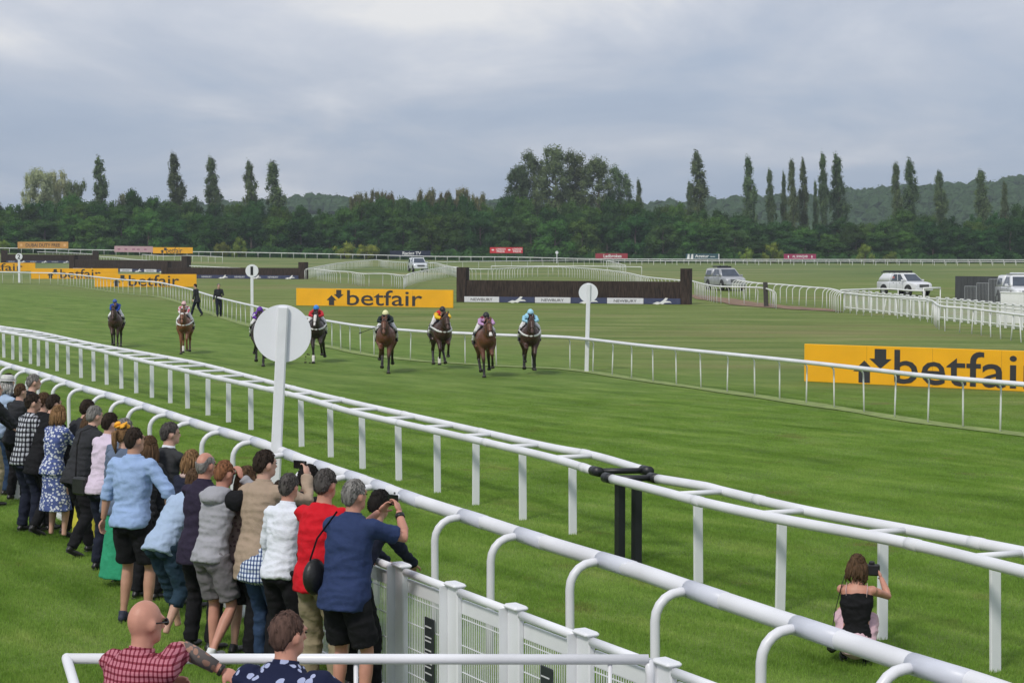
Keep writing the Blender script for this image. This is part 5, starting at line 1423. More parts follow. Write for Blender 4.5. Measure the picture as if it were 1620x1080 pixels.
I = P("grey haired man in a navy polo shirt and black shorts photographing with a phone", 562, 759, 1.80, 32, 9, arms=(((.0, .40, 1.53), (-.7, 0, -1)), ((.20, .37, 1.55), (.9, -.1, -1))), hair=("short", "grey"), top=navy_polo, sleeve="short", hem=.16, loose=.024, bottom="shorts", bot=black_cl, shoes=shoe_black, belly=.03, build=1.07, skin="red", collar=navy_polo, head_yaw=12)
phone(I, (I["wr"][0] + I["wr"][1]) / 2 + V((0, .05, .08)), 0.0, "black phone held up in both hands by the man in the navy polo", wide=False, sz=(.10, .01, .085))
w_ = I["wr"][1]; d_ = (I["el"][1] - w_).normalized(); w_ = w_ + d_ * .05
MB().tube([w_ - d_ * .016, w_ + d_ * .016], .036, 14).build("watch", leather, I["T"], True)
bt = thing("shoulder_bag", wpos(I, I["P0"] + V((-.24, -.06, .12))), "black round bag at the left side of the navy polo", "bag", None, I["T"].rotation_euler.z)
MB().ball((0, 0, 0), (.07, .12, .14), 14, 10).build("body", leather, bt, True); MB().tube([(0, -.06, .13), (.04, -.02, .3), (.14, .1, .5)], .012, 5, flat=.3).build("strap", leather, bt)

# the two seated men at the handrail
I = P("bald man in a pink checked shirt resting a tattooed arm on the white handrail", 233, 948, 1.80, 38, 10, z0=.92, sit=True, skin="red", hair=None, top=pinkcheck, sleeve="short", hem=.06, loose=.026, skip_legs=True, group="seated men at the handrail", depth=9.55, build=1.08, vox=.011, collar=pinkcheck, head_yaw=8, head_pitch=4,
      arms=(((-.1, .40, .46), (-1, 0, -.3)), ((.24, .46, .55), (-.5, .6, .3))))
tatt = print_mat("dark tattoo ink", (.13, .115, .11), (.34, .20, .15), 26, .42)
e_, w_ = I["el"][1], I["wr"][1]
MB().tube([e_.lerp(w_, .02), e_.lerp(w_, .3), e_.lerp(w_, .82)], [.0405, .0465, .036], 14).build("tattoo", tatt, I["T"], True)
MB().tube([e_.lerp(w_, .91), e_.lerp(w_, .99)], [.034, .033], 12).build("wristband", leather, I["T"], True)
b = MB()
for sg in (-1, 1): b.tube([I["HC"] + I["hr"] * sg * .079 + I["hf"] * .0 + I["hu"] * .005, I["HC"] + I["hr"] * sg * .072 + I["hf"] * .095 + I["hu"] * .01], .004, 5)
for sg in (-1, 1): b.ball(I["HC"] + I["hr"] * sg * .036 + I["hf"] * .104 + I["hu"] * .008, (.028, .006, .02), 8, 6, I["rot"])
b.build("sunglasses", phone_m, I["T"], True)
jeans_legs = []
def seated_legs(I, m):
    b = MB(); P0 = I["P0"]
    for sg in (-1, 1):
        b.tube([P0 + V((sg * .10, -.05, -.02)), P0 + V((sg * .14, .42, .02)), P0 + V((sg * .14, .45, -.42))], [.10, .085, .06], 12)
    b.ball(P0 + V((0, -.03, 0)), (.18, .15, .12), 12, 8)
    finish(remesh(b, .016, 3), "trousers", m, I["T"], folds(.006, 2))
    for sg in (-1, 1):
        MB().tube([P0 + V((sg * .14, .40, -.46)), P0 + V((sg * .15, .55, -.49)), P0 + V((sg * .155, .64, -.50))], [.045, .042, .025], 10, flat=.8).build("shoe", shoe_black, I["T"], True)
seated_legs(I, denim)
I = P("man with cropped hair in a navy shirt with pale flowers, seated at the handrail", 457, 966, 1.78, 20, 12, z0=.92, sit=True, skin="red", hair=("crop", "buzz"), top=floral, sleeve="short", hem=.06, loose=.026, skip_legs=True, group="seated men at the handrail", depth=9.1, build=1.1, vox=.011, collar=floral, head_yaw=22,
      arms=(((-.1, .42, .34), (-1, 0, -.3)), ((.25, .45, .34), (1, 0, -.4))))
seated_legs(I, navy_cl)

# woman crouching with a camera beside the double rail
pinkm = cloth("pale pink skirt cloth", (.62, .42, .47), .08)
strapm = cloth("black vest jersey", (.010, .010, .011))
I = P("woman crouching in a black strappy top and pale pink skirt taking a photograph", 1357, 877, h=1.54, heading=14, lean=10, skin="red", hair=("bob", "brown"), female=True, top=strapm, sleeve="strap", hem=.07, loose=.008, bot=None, shoes=shoe_black, group=None, vox=.011, seed=31,
      joints={"pelvis": (0, -.12, .24), "lean0": .6, "knee_hint": [(-.22, 1, .6), (.12, 1, .8)]}, legs=[(-.13, .06, .085), (.10, .0, .085)], arms=(((.02, .40, .80), (-.8, 0, -1)), ((.22, .38, .80), (.9, .1, -1))), head_yaw=18)
b = MB()
for i in (0, 1):
    hp_ = I["P0"] + V(((-.09, .09)[i], 0, -.02)); kn = ik(hp_, I["feet"][i], .435, .435, [(-.22, 1, .6), (.12, 1, .8)][i])[0]
    b.tube([hp_ - V((0, .04, 0)), hp_.lerp(kn, .5), hp_.lerp(kn, .9)], [.10, .10, .085], 14)
b.ball(I["P0"] - V((0, .035, .02)), (.175, .155, .15), 14, 10)
finish(remesh(b, .012, 4), "skirt", pinkm, I["T"], folds(.008, 4))
b = MB()
for sg in (-1, 1):
    b.tube([I["N"] - I["d3"] * .13 + X_ * sg * .105 - V((0, .09, 0)) if False else I["N"] - I["d3"] * .13 + V((sg * .10, -.085, 0)), I["N"] - I["d3"] * .06 + V((sg * .105, -.085, 0)), I["N"] - I["d3"] * .02 + V((sg * .10, -.01, .012)), I["N"] - I["d3"] * .10 + V((sg * .10, .095, 0))], .010, 6, flat=.4)
b.build("shoulder_straps", M("pale pink strap", (.66, .45, .45), .7), I["T"], True)
camt = thing("camera", wpos(I, (I["wr"][0] + I["wr"][1]) / 2 + V((0, .06, .07))), "black camera held to the face of the crouching woman", "camera", None, I["T"].rotation_euler.z)
MB().box((0, 0, 0), (.14, .07, .10), bev=.012).build("body", black_metal, camt); MB().tube([(0, .03, 0), (0, .15, 0)], [.036, .04], 14).build("lens", black_metal, camt, True); MB().box((0, 0, .06), (.05, .06, .035), bev=.01).build("viewfinder", black_metal, camt)
hbg = thing("handbag", wpos(I, (-.24, -.0, .22)), "black handbag on a long strap at the side of the crouching woman", "bag", None, I["T"].rotation_euler.z)
MB().box((0, 0, 0), (.09, .24, .2), bev=.03).build("body", leather, hbg); MB().tube([(.0, -.08, .08), (.02, -.06, .25), (.08, -.07, .50), (.11, -.0, .60), (.15, .12, .48)], .011, 5, flat=.35).build("strap", leather, hbg)

# two stewards behind the far rail
gst = "stewards behind the far running rail"
P("steward in dark clothes walking beside the far rail, left of the other", loc=ground(311, 500), h=1.72, heading=-70, lean=8, hair=("short", "dark"), top=char_cl, top_open=True, hem=.24, bot=navy_cl, shoes=shoe_black, legs="walk", arms=("down", "down"), group=gst, vox=.02, seed=3)
P("grey capped steward in dark clothes near marker post one", loc=ground(346, 501), h=1.74, heading=160, lean=4, hair=("full", "grey"), top=char_cl, top_open=True, hem=.26, bot=navy_cl, shoes=shoe_black, legs="step", arms=("front", "down"), group=gst, vox=.02, seed=4)
# ------------------------------------------------------------------ horses and jockeys
def coat_mat(name, col, pts=(.012, .010, .009), zl=.62):
    m, t, b = new_mat(name); N = t.nodes.new; L = t.links.new
    tcn = N("ShaderNodeTexCoord"); no = N("ShaderNodeTexNoise"); no.inputs["Scale"].default_value = 3.5; no.inputs["Detail"].default_value = 5; L(tcn.outputs["Object"], no.inputs["Vector"])
    r = N("ShaderNodeValToRGB"); ramp(r, [(.3, tuple(c * .72 for c in col)), (.7, tuple(c * 1.25 for c in col))]); L(no.outputs["Fac"], r.inputs[0])
    sp = N("ShaderNodeSeparateXYZ"); L(tcn.outputs["Object"], sp.inputs[0])
    ad = N("ShaderNodeMath"); ad.operation = 'MULTIPLY_ADD'; L(no.outputs["Fac"], ad.inputs[0]); ad.inputs[1].default_value = .25; L(sp.outputs["Z"], ad.inputs[2])
    mr = N("ShaderNodeMapRange"); L(ad.outputs[0], mr.inputs[0]); mr.inputs[1].default_value = zl; mr.inputs[2].default_value = zl + .22
    mi = N("ShaderNodeMix"); mi.data_type = 'RGBA'; L(mr.outputs[0], mi.inputs[0]); mi.inputs[6].default_value = (*pts, 1); L(r.outputs[0], mi.inputs[7])
    L(mi.outputs[2], b.inputs["Base Color"]); b.inputs["Roughness"].default_value = .42; b.inputs["Specular IOR Level"].default_value = .45
    return m
bay = coat_mat("bay coat", (.125, .046, .022)); dbay = coat_mat("dark bay coat", (.055, .024, .015)); chest = coat_mat("chestnut coat", (.175, .066, .026), (.06, .025, .012), .35); brown = coat_mat("near black brown coat", (.030, .018, .014))
mane_m = M("black mane hair", (.012, .010, .009), .5, .3, 30, sx=(1, 1, .2)); mark_white = M("white horse marking", (.70, .67, .64), .7, .05)
tack = M("dark tack leather", (.03, .018, .012), .5, .2); girth_w = M("white breast girth", (.72, .72, .70), .7, .05); hoof_m = M("dark hoof", (.03, .026, .022), .5)
POSE = {
 "A": [((-.12, .58, .56), (-.11, .60, .20), (-.11, .66, .03)), ((.14, .76, .80), (.18, .46, .58), (.19, .38, .48)), (-.30, (-.16, -.40, .92), (-.15, -.80, .62), (-.15, -1.0, .34), (-.15, -1.10, .26)), (0, (.16, -.26, .92), (.15, -.52, .56), (.15, -.32, .26), (.15, -.23, .18))],
 "B": [((-.14, .74, .80), (-.17, .50, .52), (-.18, .44, .40)), ((.13, .62, .62), (.13, .50, .28), (.13, .52, .12)), (0, (-.16, -.24, .92), (-.16, -.45, .55), (-.17, -.15, .25), (-.17, -.05, .15)), (0, (.16, -.32, .92), (.15, -.66, .56), (.16, -.52, .22), (.16, -.46, .10))],
 "C": [((-.12, .52, .55), (-.12, .50, .19), (-.12, .56, .03)), ((.12, .62, .62), (.12, .50, .28), (.12, .48, .16)), (0, (-.16, -.36, .92), (-.14, -.72, .56), (-.14, -.66, .20), (-.14, -.58, .03)), (0, (.16, -.30, .92), (.15, -.60, .58), (.15, -.50, .24), (.15, -.42, .10))],
 "D": [((-.15, .70, .72), (-.19, .46, .44), (-.20, .40, .32)), ((.11, .60, .56), (.10, .62, .20), (.10, .68, .03)), (0, (-.17, -.44, .92), (-.22, -.86, .60), (-.26, -1.0, .28), (-.27, -1.06, .18)), (0, (.16, -.26, .92), (.14, -.5, .55), (.12, -.24, .26), (.11, -.15, .18))],
}
def horse(label, px, py, coat, pose, turn=0, marks=(), girth=False, sz=.95, flip=False, neck=0.0, head_turn=0.0):
    p = ground(px, py); hd = math.atan2(TD.x, TD.y) + R(turn)
    if pose == "B": p = p + V((0, 0, .06))
    T = thing("horse", p, label, "horse", "race horses galloping up the course", -hd); T.scale = (sz, sz, sz)
    b = MB(); X = V((1, 0, 0)); Z = V((0, 0, 1))
    def ring(y, z, a, c, n=16): return eloop(V((0, y, z)), X, Z, a, c, n, 2.2)
    b.rings([ring(*q) for q in ((-.90, 1.22, .06, .10), (-.84, 1.26, .17, .19), (-.68, 1.30, .255, .27), (-.45, 1.30, .285, .31), (-.15, 1.25, .285, .315), (.15, 1.20, .275, .335), (.42, 1.20, .255, .35), (.58, 1.22, .225, .31), (.72, 1.22, .15, .20), (.78, 1.22, .07, .10))])
    ht = Matrix.Rotation(R(head_turn), 3, 'Z')
    nb, nm, po = V((0, .50, 1.36)), V((0, .80, 1.56 + neck * .4)), V((0, 1.04, 1.74 + neck))
    def tilt(c, d, a, e):  # ellipse across direction d
        d = d.normalized(); return eloop(c, X, X.cross(d).normalized() * -1, a, e, 14, 2.1)
    b.rings([tilt(V((0, .36, 1.24)), V((0, 1, .7)), .19, .36), tilt(nb, V((0, 1, .75)), .165, .30), tilt(nm, V((0, 1, .75)), .105, .20), tilt(po, V((0, 1, .55)), .075, .13), tilt(po + V((0, .06, .02)), V((0, 1, .2)), .05, .08)])
    mz = po + ht @ V((0, .36, -.44)); f_ = (mz - po)
    hp = lambda t: po + f_ * t
    b.rings([tilt(hp(-.05), f_, .06, .08), tilt(hp(.12), f_, .088, .115), tilt(hp(.30), f_, .092, .135), tilt(hp(.52), f_, .070, .098), tilt(hp(.78), f_, .052, .066), tilt(hp(.94), f_, .058, .062), tilt(hp(1.02), f_, .038, .04)])
    for sg in (-1, 1):
        e0 = po + V((sg * .055, -.01, .05)); b.tube([e0, e0 + V((sg * .012, .02, .09)), e0 + V((sg * .004, .035, .17))], [.030, .032, .006], 7)
        b.ball(hp(.26) + V((sg * .085, .03, .03)), .024, 6, 5)
    P_ = POSE[pose]; fl = -1 if flip else 1
    hooves = []
    for i in (0, 1):
        k, f, h_ = [V((q[0] * fl, q[1], q[2])) for q in P_[i]]; sx_ = k.x / abs(k.x)
        b.tube([V((sx_ * .15, .40, 1.22)), V((sx_ * .15, .42, 1.0)), (V((sx_ * .14, .44, .95)) + k) / 2, k, k.lerp(f, .3), k.lerp(f, .8), f, f.lerp(h_, .6), h_], [.13, .12, .080, .062, .044, .042, .052, .042, .055], 10)
        hooves.append((f, h_))
    for i in (2, 3):
        _, st_, hk, f, h_ = P_[i]; st_, hk, f, h_ = [V((q[0] * fl, q[1], q[2])) for q in (st_, hk, f, h_)]; sx_ = hk.x / abs(hk.x)
        b.tube([V((sx_ * .13, -.60, 1.24)), V((sx_ * .16, -.50, 1.08)), st_, st_.lerp(hk, .6), hk, hk.lerp(f, .3), hk.lerp(f, .8), f, f.lerp(h_, .6), h_], [.17, .17, .125, .068, .066, .048, .045, .054, .044, .055], 10)
        hooves.append((f, h_))
    for v_ in b.v:
        if v_.z > .9 and v_.y < .75: v_.x *= 1.15
    finish(remesh(b, .022, 3), "body", coat, T)
    for f, h_ in hooves:
        d = (h_ - f).normalized(); MB().tube([h_ - d * .03, h_ + d * .03], [.056, .070], 10).build("hoof", hoof_m, T, True)
    m = MB(); rr = random.Random(int(px))
    for k in range(26):
        t_ = k / 25; c = nb.lerp(nm, t_ * 2) if t_ < .5 else nm.lerp(po, t_ * 2 - 1)
        c = c + V((0, -.10 - .1 * (1 - t_), .17 + .08 * (1 - t_) - .04 * t_))
        m.tube([c, c + V((.03, -.05, .03 + rr.uniform(-.01, .02))), c + V((.11, -.06 + rr.uniform(-.03, .03), -.10))], [.025, .025, .006], 5)
    m.tube([po + V((0, -.01, .08)), po + V((.01, .10, .02)), po + V((.0, .16, -.06))], [.03, .03, .006], 6)
    m.build("mane", mane_m, T, True)
    tl = MB()
    for k in range(9):
        o = V((rr.uniform(-.05, .05), 0, rr.uniform(-.03, .03))); e = V((rr.uniform(-.14, .14), rr.uniform(-.1, .1), rr.uniform(-.12, .12)))
        tl.tube([V((0, -.86, 1.32)) + o * .4, V((0, -1.02, 1.34)) + o, V((0, -1.22, 1.12)) + o + e * .5, V((0, -1.38, .78)) + e], [.03, .035, .03, .006], 6)
    tl.build("tail", mane_m, T, True)
    # bridle, reins, saddle cloth
    br = MB(); q = lambda t, a, e: tilt(hp(t), f_, a, e)
    def band(t, a, e, r_):
        pts_ = q(t, a, e); br.tube(pts_ + [pts_[0], pts_[1]], r_, 5)
    band(.16, .098, .125, .010); band(.66, .072, .092, .011); band(.95, .062, .066, .007)
    for sg in (-1, 1):
        br.tube([hp(.1) + V((sg * .095, 0, 0)), hp(.5) + V((sg * .084, 0, 0)), hp(.92) + V((sg * .064, 0, 0))], .009, 5)
        br.tube([hp(.92) + V((sg * .066, -.02, -.01)), V((sg * .14, .95, 1.45)), V((sg * .09, .62, 1.64))], .008, 5)
    br.build("bridle", tack, T, True)
    sc_ = MB(); rg = []
    for y in (-.42, -.2, .0, .12):
        rg.append([V((.355 * math.sin(a), y, 1.235 + .345 * math.cos(a))) for a in [(-1.45 + 2.9 * k / 12) for k in range(13)]])
    n = 13; k0 = len(sc_.v)
    for r_ in rg: sc_.v += r_
    sc_.f += [(i * n + j, i * n + j + 1, (i + 1) * n + j + 1, (i + 1) * n + j) for i in range(3) for j in range(12)]
    sc_.build("saddle_cloth", M("navy saddle cloth", (.02, .025, .06), .8), T, True)
    for sg in (-1, 1): MB().box((sg * .358, -.22, 1.27), (.012, .14, .16), bev=.004).build("number_cloth", girth_w, T)
    s2 = MB(); s2.ball((0, -.12, 1.585), (.17, .24, .045), 12, 6); s2.build("saddle", tack, T, True)
    if girth:
        g_ = MB(); g_.tube([V((sg_ * .345, .0, 1.36)) if abs(sg_) == 1 else V((.31 * math.sin(sg_ * 1.5), .35 + .42 * math.cos(sg_ * 1.45), 1.36 - .16 * math.cos(sg_ * 1.4))) for sg_ in (-1, -.8, -.55, -.3, 0, .3, .55, .8, 1)], .026, 6, flat=1.4)
        g_.build("breast_girth", girth_w, T, True)
    for mk in marks:
        if mk in ("blaze", "star", "snip"):
            lo_, hi_ = {"blaze": (.18, .92), "star": (.18, .32), "snip": (.74, .98)}[mk]
            up_ = X.cross(f_.normalized()) * -1
            if up_.y < 0: up_ = -up_
            bb = MB(); rows_ = []
            for k in range(7):
                t_ = lo_ + (hi_ - lo_) * k / 6; a = lerp_table([(-.05, .06), (.12, .088), (.30, .092), (.52, .070), (.78, .052), (.94, .058)], t_); e = lerp_table([(-.05, .08), (.12, .115), (.30, .135), (.52, .098), (.78, .066), (.94, .062)], t_)
                w_ = {"blaze": .34, "star": .40, "snip": .6}[mk] * (1 - .3 * abs(k - 3) / 3)
                rows_.append([hp(t_) + X * (a * 1.07 * math.sin(j * w_)) + up_ * (e * 1.07 * math.cos(j * w_)) for j in (-2, -1, 0, 1, 2)])
            bb.v = [v for r_ in rows_ for v in r_]; bb.f = [(i * 5 + j, i * 5 + j + 1, (i + 1) * 5 + j + 1, (i + 1) * 5 + j) for i in range(6) for j in range(4)]
            bb.build(mk, mark_white, T, True)
        elif mk.startswith("sock"):
            f, h_ = hooves[int(mk[4])]; MB().tube([f + (f - h_) * .15 + V((0, 0, .06)), f, f.lerp(h_, .6), h_], [.048, .058, .048, .058], 9).build("sock", mark_white, T, True)
    return T, p, hd
def jockey(label, hinfo, silk, capm, breech=None, sleeve_m=None, extra=None, look=0, sz=.95, lean=76, pelvis=(0, -.30, 1.70)):
    T, p, hd = hinfo
    breech = breech or white_cl
    I = P(label, loc=p, h=1.78 * sz, heading=math.degrees(hd), lean=lean, hair=None, top=silk, hem=.06, loose=.02, bottom="trousers", bot=breech, shoes=shoe_black, vox=.017, group="jockeys on the race horses", seed=int(p.x * 10) % 99,
          joints={"pelvis": pelvis, "lean0": .8, "head": (0, .10, .13), "knee_hint": [(-.16, 1, .2), (.16, 1, .2)]}, legs=[(-.33, -.30, 1.16), (.33, -.30, 1.16)], arms=(((-.085, .66, 1.66), (-1, -.4, -.1)), ((.085, .66, 1.66), (1, -.4, -.1))), head_yaw=look, head_pitch=-4)
    b = MB(); c = I["HC"] + I["hu"] * .022
    ringz = []
    for th in (.06, .3, .6, .9, 1.2, 1.45, 1.62): ringz.append([c + I["hr"] * (.105 * math.sin(th) * math.cos(a)) + I["hf"] * (.125 * math.sin(th) * math.sin(a)) + I["hu"] * (.125 * math.cos(th)) for a in [2 * math.pi * k / 20 for k in range(20)]])
    b.rings(ringz); b.build("cap", capm, I["T"], True)
    pk = MB(); pk.rings([[c + I["hr"] * (x * 1.0) + I["hf"] * (.105 + y) + I["hu"] * (-.005 - y * .3 + dz) for x, y in ((-.085, -.02), (-.07, .035), (-.03, .06), (.03, .06), (.07, .035), (.085, -.02))] for dz in (0, .008)]); pk.build("peak", black_cl, I["T"])
    for sg in (0, 1):
        k_ = ik(I["P0"] + V((-.09 if sg == 0 else .09, 0, -.02)), I["feet"][sg], .435, .435, ((-.16, 1, .2), (.16, 1, .2))[sg])[0]; f = I["feet"][sg]
        MB().tube([k_.lerp(f, .18), k_.lerp(f, .6), f], [.078, .072, .055], 12).build("boot", leather, I["T"], True)
        if sleeve_m:
            s_, e_, w_ = I["sh"][sg], I["el"][sg], I["wr"][sg]
            finish(remesh(MB().tube([s_ + (e_ - s_) * .1, s_.lerp(e_, .5), e_, e_.lerp(w_, .5), e_.lerp(w_, .94)], [.080, .076, .070, .062, .055], 12), .016, 2), "sleeve", sleeve_m, I["T"], folds(.005, 3))
    gl = MB()
    for sg in (-1, 1): gl.ball(I["HC"] + I["hr"] * sg * .033 + I["hf"] * .098 + I["hu"] * .012, (.032, .012, .022), 8, 6, I["rot"])
    gl.build("goggles", phone_m, I["T"], True)
    if extra: extra(I)
    return I
white_cl = cloth("white breeches cloth", (.72, .72, .72), .05)
sk_blue = cloth("royal blue silk", (.02, .06, .30), .1, rough=.5); sk_red = cloth("red silk", (.50, .02, .03), .1, rough=.5); sk_green = cloth("bottle green black silk", (.012, .022, .022), .2, rough=.5); sk_yel = cloth("yellow silk", (.78, .48, .02), .08, rough=.5)
sk_mauve = cloth("mauve silk", (.50, .30, .52), .1, rough=.5); sk_maroon = cloth("maroon silk", (.16, .02, .045), .1, rough=.5); sk_lblue = cloth("pale blue silk", (.30, .58, .74), .08, rough=.5); sk_purple = cloth("purple silk", (.13, .04, .32), .1, rough=.5)
cap_yel = M("pale yellow cap silk", (.78, .76, .42), .6, .05); cap_blue = M("bright blue cap silk", (.02, .22, .68), .55, .08); cap_black = M("black cap silk", (.015, .016, .018), .5, .1); cap_pink = M("pale pink cap silk", (.70, .45, .46), .6, .06); cap_roy = M("royal blue cap silk", (.03, .09, .36), .55, .08); cap_lb = M("pale blue cap silk", (.33, .62, .78), .55, .08)
pinkhoop = print_mat("white silk with red patches", (.68, .62, .64), (.50, .08, .12), 5.5, .38)
purpwhite = print_mat("purple silk with white patches", (.13, .04, .32), (.65, .63, .70), 5, .30)
def yoke(m):
    def f(I):
        b = MB(); c = I["N"] - I["d3"] * .10; fw = V((0, I["d3"].z, -I["d3"].y))
        b.rings([eloop(c + I["d3"] * z, I["RX"], fw, a, e, 18, 2.3) for z, a, e in ((-.13, .18, .135), (-.05, .193, .130), (.03, .18, .12), (.08, .13, .10))]); b.build("silk_panel", m, I["T"], True)
    return f
H = horse("dark bay horse at the far left carrying the jockey all in royal blue", 184, 549, dbay, "C", turn=20, neck=.0, sz=.86)
jockey("jockey all in royal blue on the last dark bay horse", H, sk_blue, cap_roy, pelvis=(0, -.24, 1.70), lean=62, sz=.86)
H = horse("chestnut horse with a white breast girth, second from the left", 293, 559, chest, "C", turn=21, girth=True, marks=("star", "sock2"), flip=True, neck=.0, sz=.88)
jockey("jockey in white silk with red patches and a pale pink cap", H, pinkhoop, cap_pink, pelvis=(0, -.24, 1.70), lean=62, sz=.88)
H = horse("dark horse mostly hidden behind the big blank disc", 412, 578, brown, "A", turn=19)
jockey("jockey in purple and white mostly hidden behind the big blank disc", H, purpwhite, sk_purple)
H = horse("near black horse with a white blaze and white breast girth right of the big disc", 501, 573, brown, "D", turn=21, girth=True, marks=("blaze", "sock1"), head_turn=-8)
jockey("jockey in red silk with a bright blue cap", H, sk_red, cap_blue)
H = horse("bright bay horse in front of the amber hoarding, jockey in a pale yellow cap", 611, 589, bay, "A", turn=25, marks=())
I5 = jockey("jockey in black green silk with a pale yellow cap holding a whip out", H, sk_green, cap_yel)
H = horse("bay horse turned a little sideways with a white breast girth, fourth from the right", 697, 583, dbay, "B", turn=13, girth=True, marks=("sock1",))
jockey("jockey in red silk with yellow sleeves and a black cap", H, sk_red, cap_black, sleeve_m=sk_yel)
H = horse("bay horse with a white snip on its nose, second from the right of the race", 767, 595, bay, "D", turn=18, marks=("snip",), head_turn=4)
jockey("jockey in mauve silk with a maroon panel and black cap", H, sk_mauve, cap_black, extra=yoke(sk_maroon))
H = horse("dark bay horse leading on the right with a white breast girth", 838, 592, dbay, "B", turn=23, girth=True, flip=True)
jockey("jockey all in pale blue silk and cap, rightmost of the race", H, sk_lblue, cap_lb)
w0 = wpos(I5, I5["wr"][0]); w1 = at_depth(569, 527, w0.y - .1)
t = thing("whip", w0, "thin black riding whip held out by the jockey in the pale yellow cap", "whip"); MB().tube([V((0, 0, 0)), (w1 - w0) * .5, w1 - w0], [.014, .010, .008], 6).build("shaft", leather, t, True); MB().tube([(w1 - w0) * .92, w1 - w0 + (w1 - w0) * .03], .018, 6).build("flap", leather, t)

# turf thrown up behind the hooves of the near black horse
clod = M("dark turf clod", (.05, .055, .02), .95, .4, 20)
rr = random.Random(12)
for k in range(7):
    q = ground(488 + rr.uniform(-8, 8), 578) + V((0, rr.uniform(-.2, .6), rr.uniform(.02, .5)))
    b = MB(); b.ball((0, 0, 0), (rr.uniform(.02, .05), rr.uniform(.02, .04), rr.uniform(.015, .035)), 6, 4)
    tag(b.build("turf_clod", clod, None, False, q), "dark clod of turf thrown up behind the near black horse", "clod", "turf clods thrown up by the hooves")

# ------------------------------------------------------------------ vehicles on the infield
glass = M("dark window glass", (.035, .05, .075), .08, .2, 2, spec=.7)
tyre_m = M("tyre rubber", (.02, .02, .02), .85, .1); rim_m = M("grey wheel rim", (.40, .41, .42), .35, .1, metal=.6); trim_m = M("black plastic trim", (.02, .02, .022), .6, .1); lamp_m = M("clear lamp", (.60, .62, .64), .12, .05, spec=.8)
silver = M("dusty silver paint", (.40, .41, .43), .35, .10, 2, metal=.35, coat=.4); vwhite = M("white vehicle paint", (.70, .71, .74), .35, .05, 2, coat=.5); lightwhite = M("white hatchback paint", (.62, .65, .68), .35, .06, 2, coat=.5)
def rrect(y0, y1, hw, z, r=.12, n=4):
    out = []
    for cx_, cy_, a0 in ((hw - r, y1 - r, 0), (-hw + r, y1 - r, 90), (-hw + r, y0 + r, 180), (hw - r, y0 + r, 270)):
        for k in range(n + 1):
            a = R(a0 + 90 * k / n); out.append(V((cx_ + r * math.cos(a), cy_ + r * math.sin(a), z)))
    return out
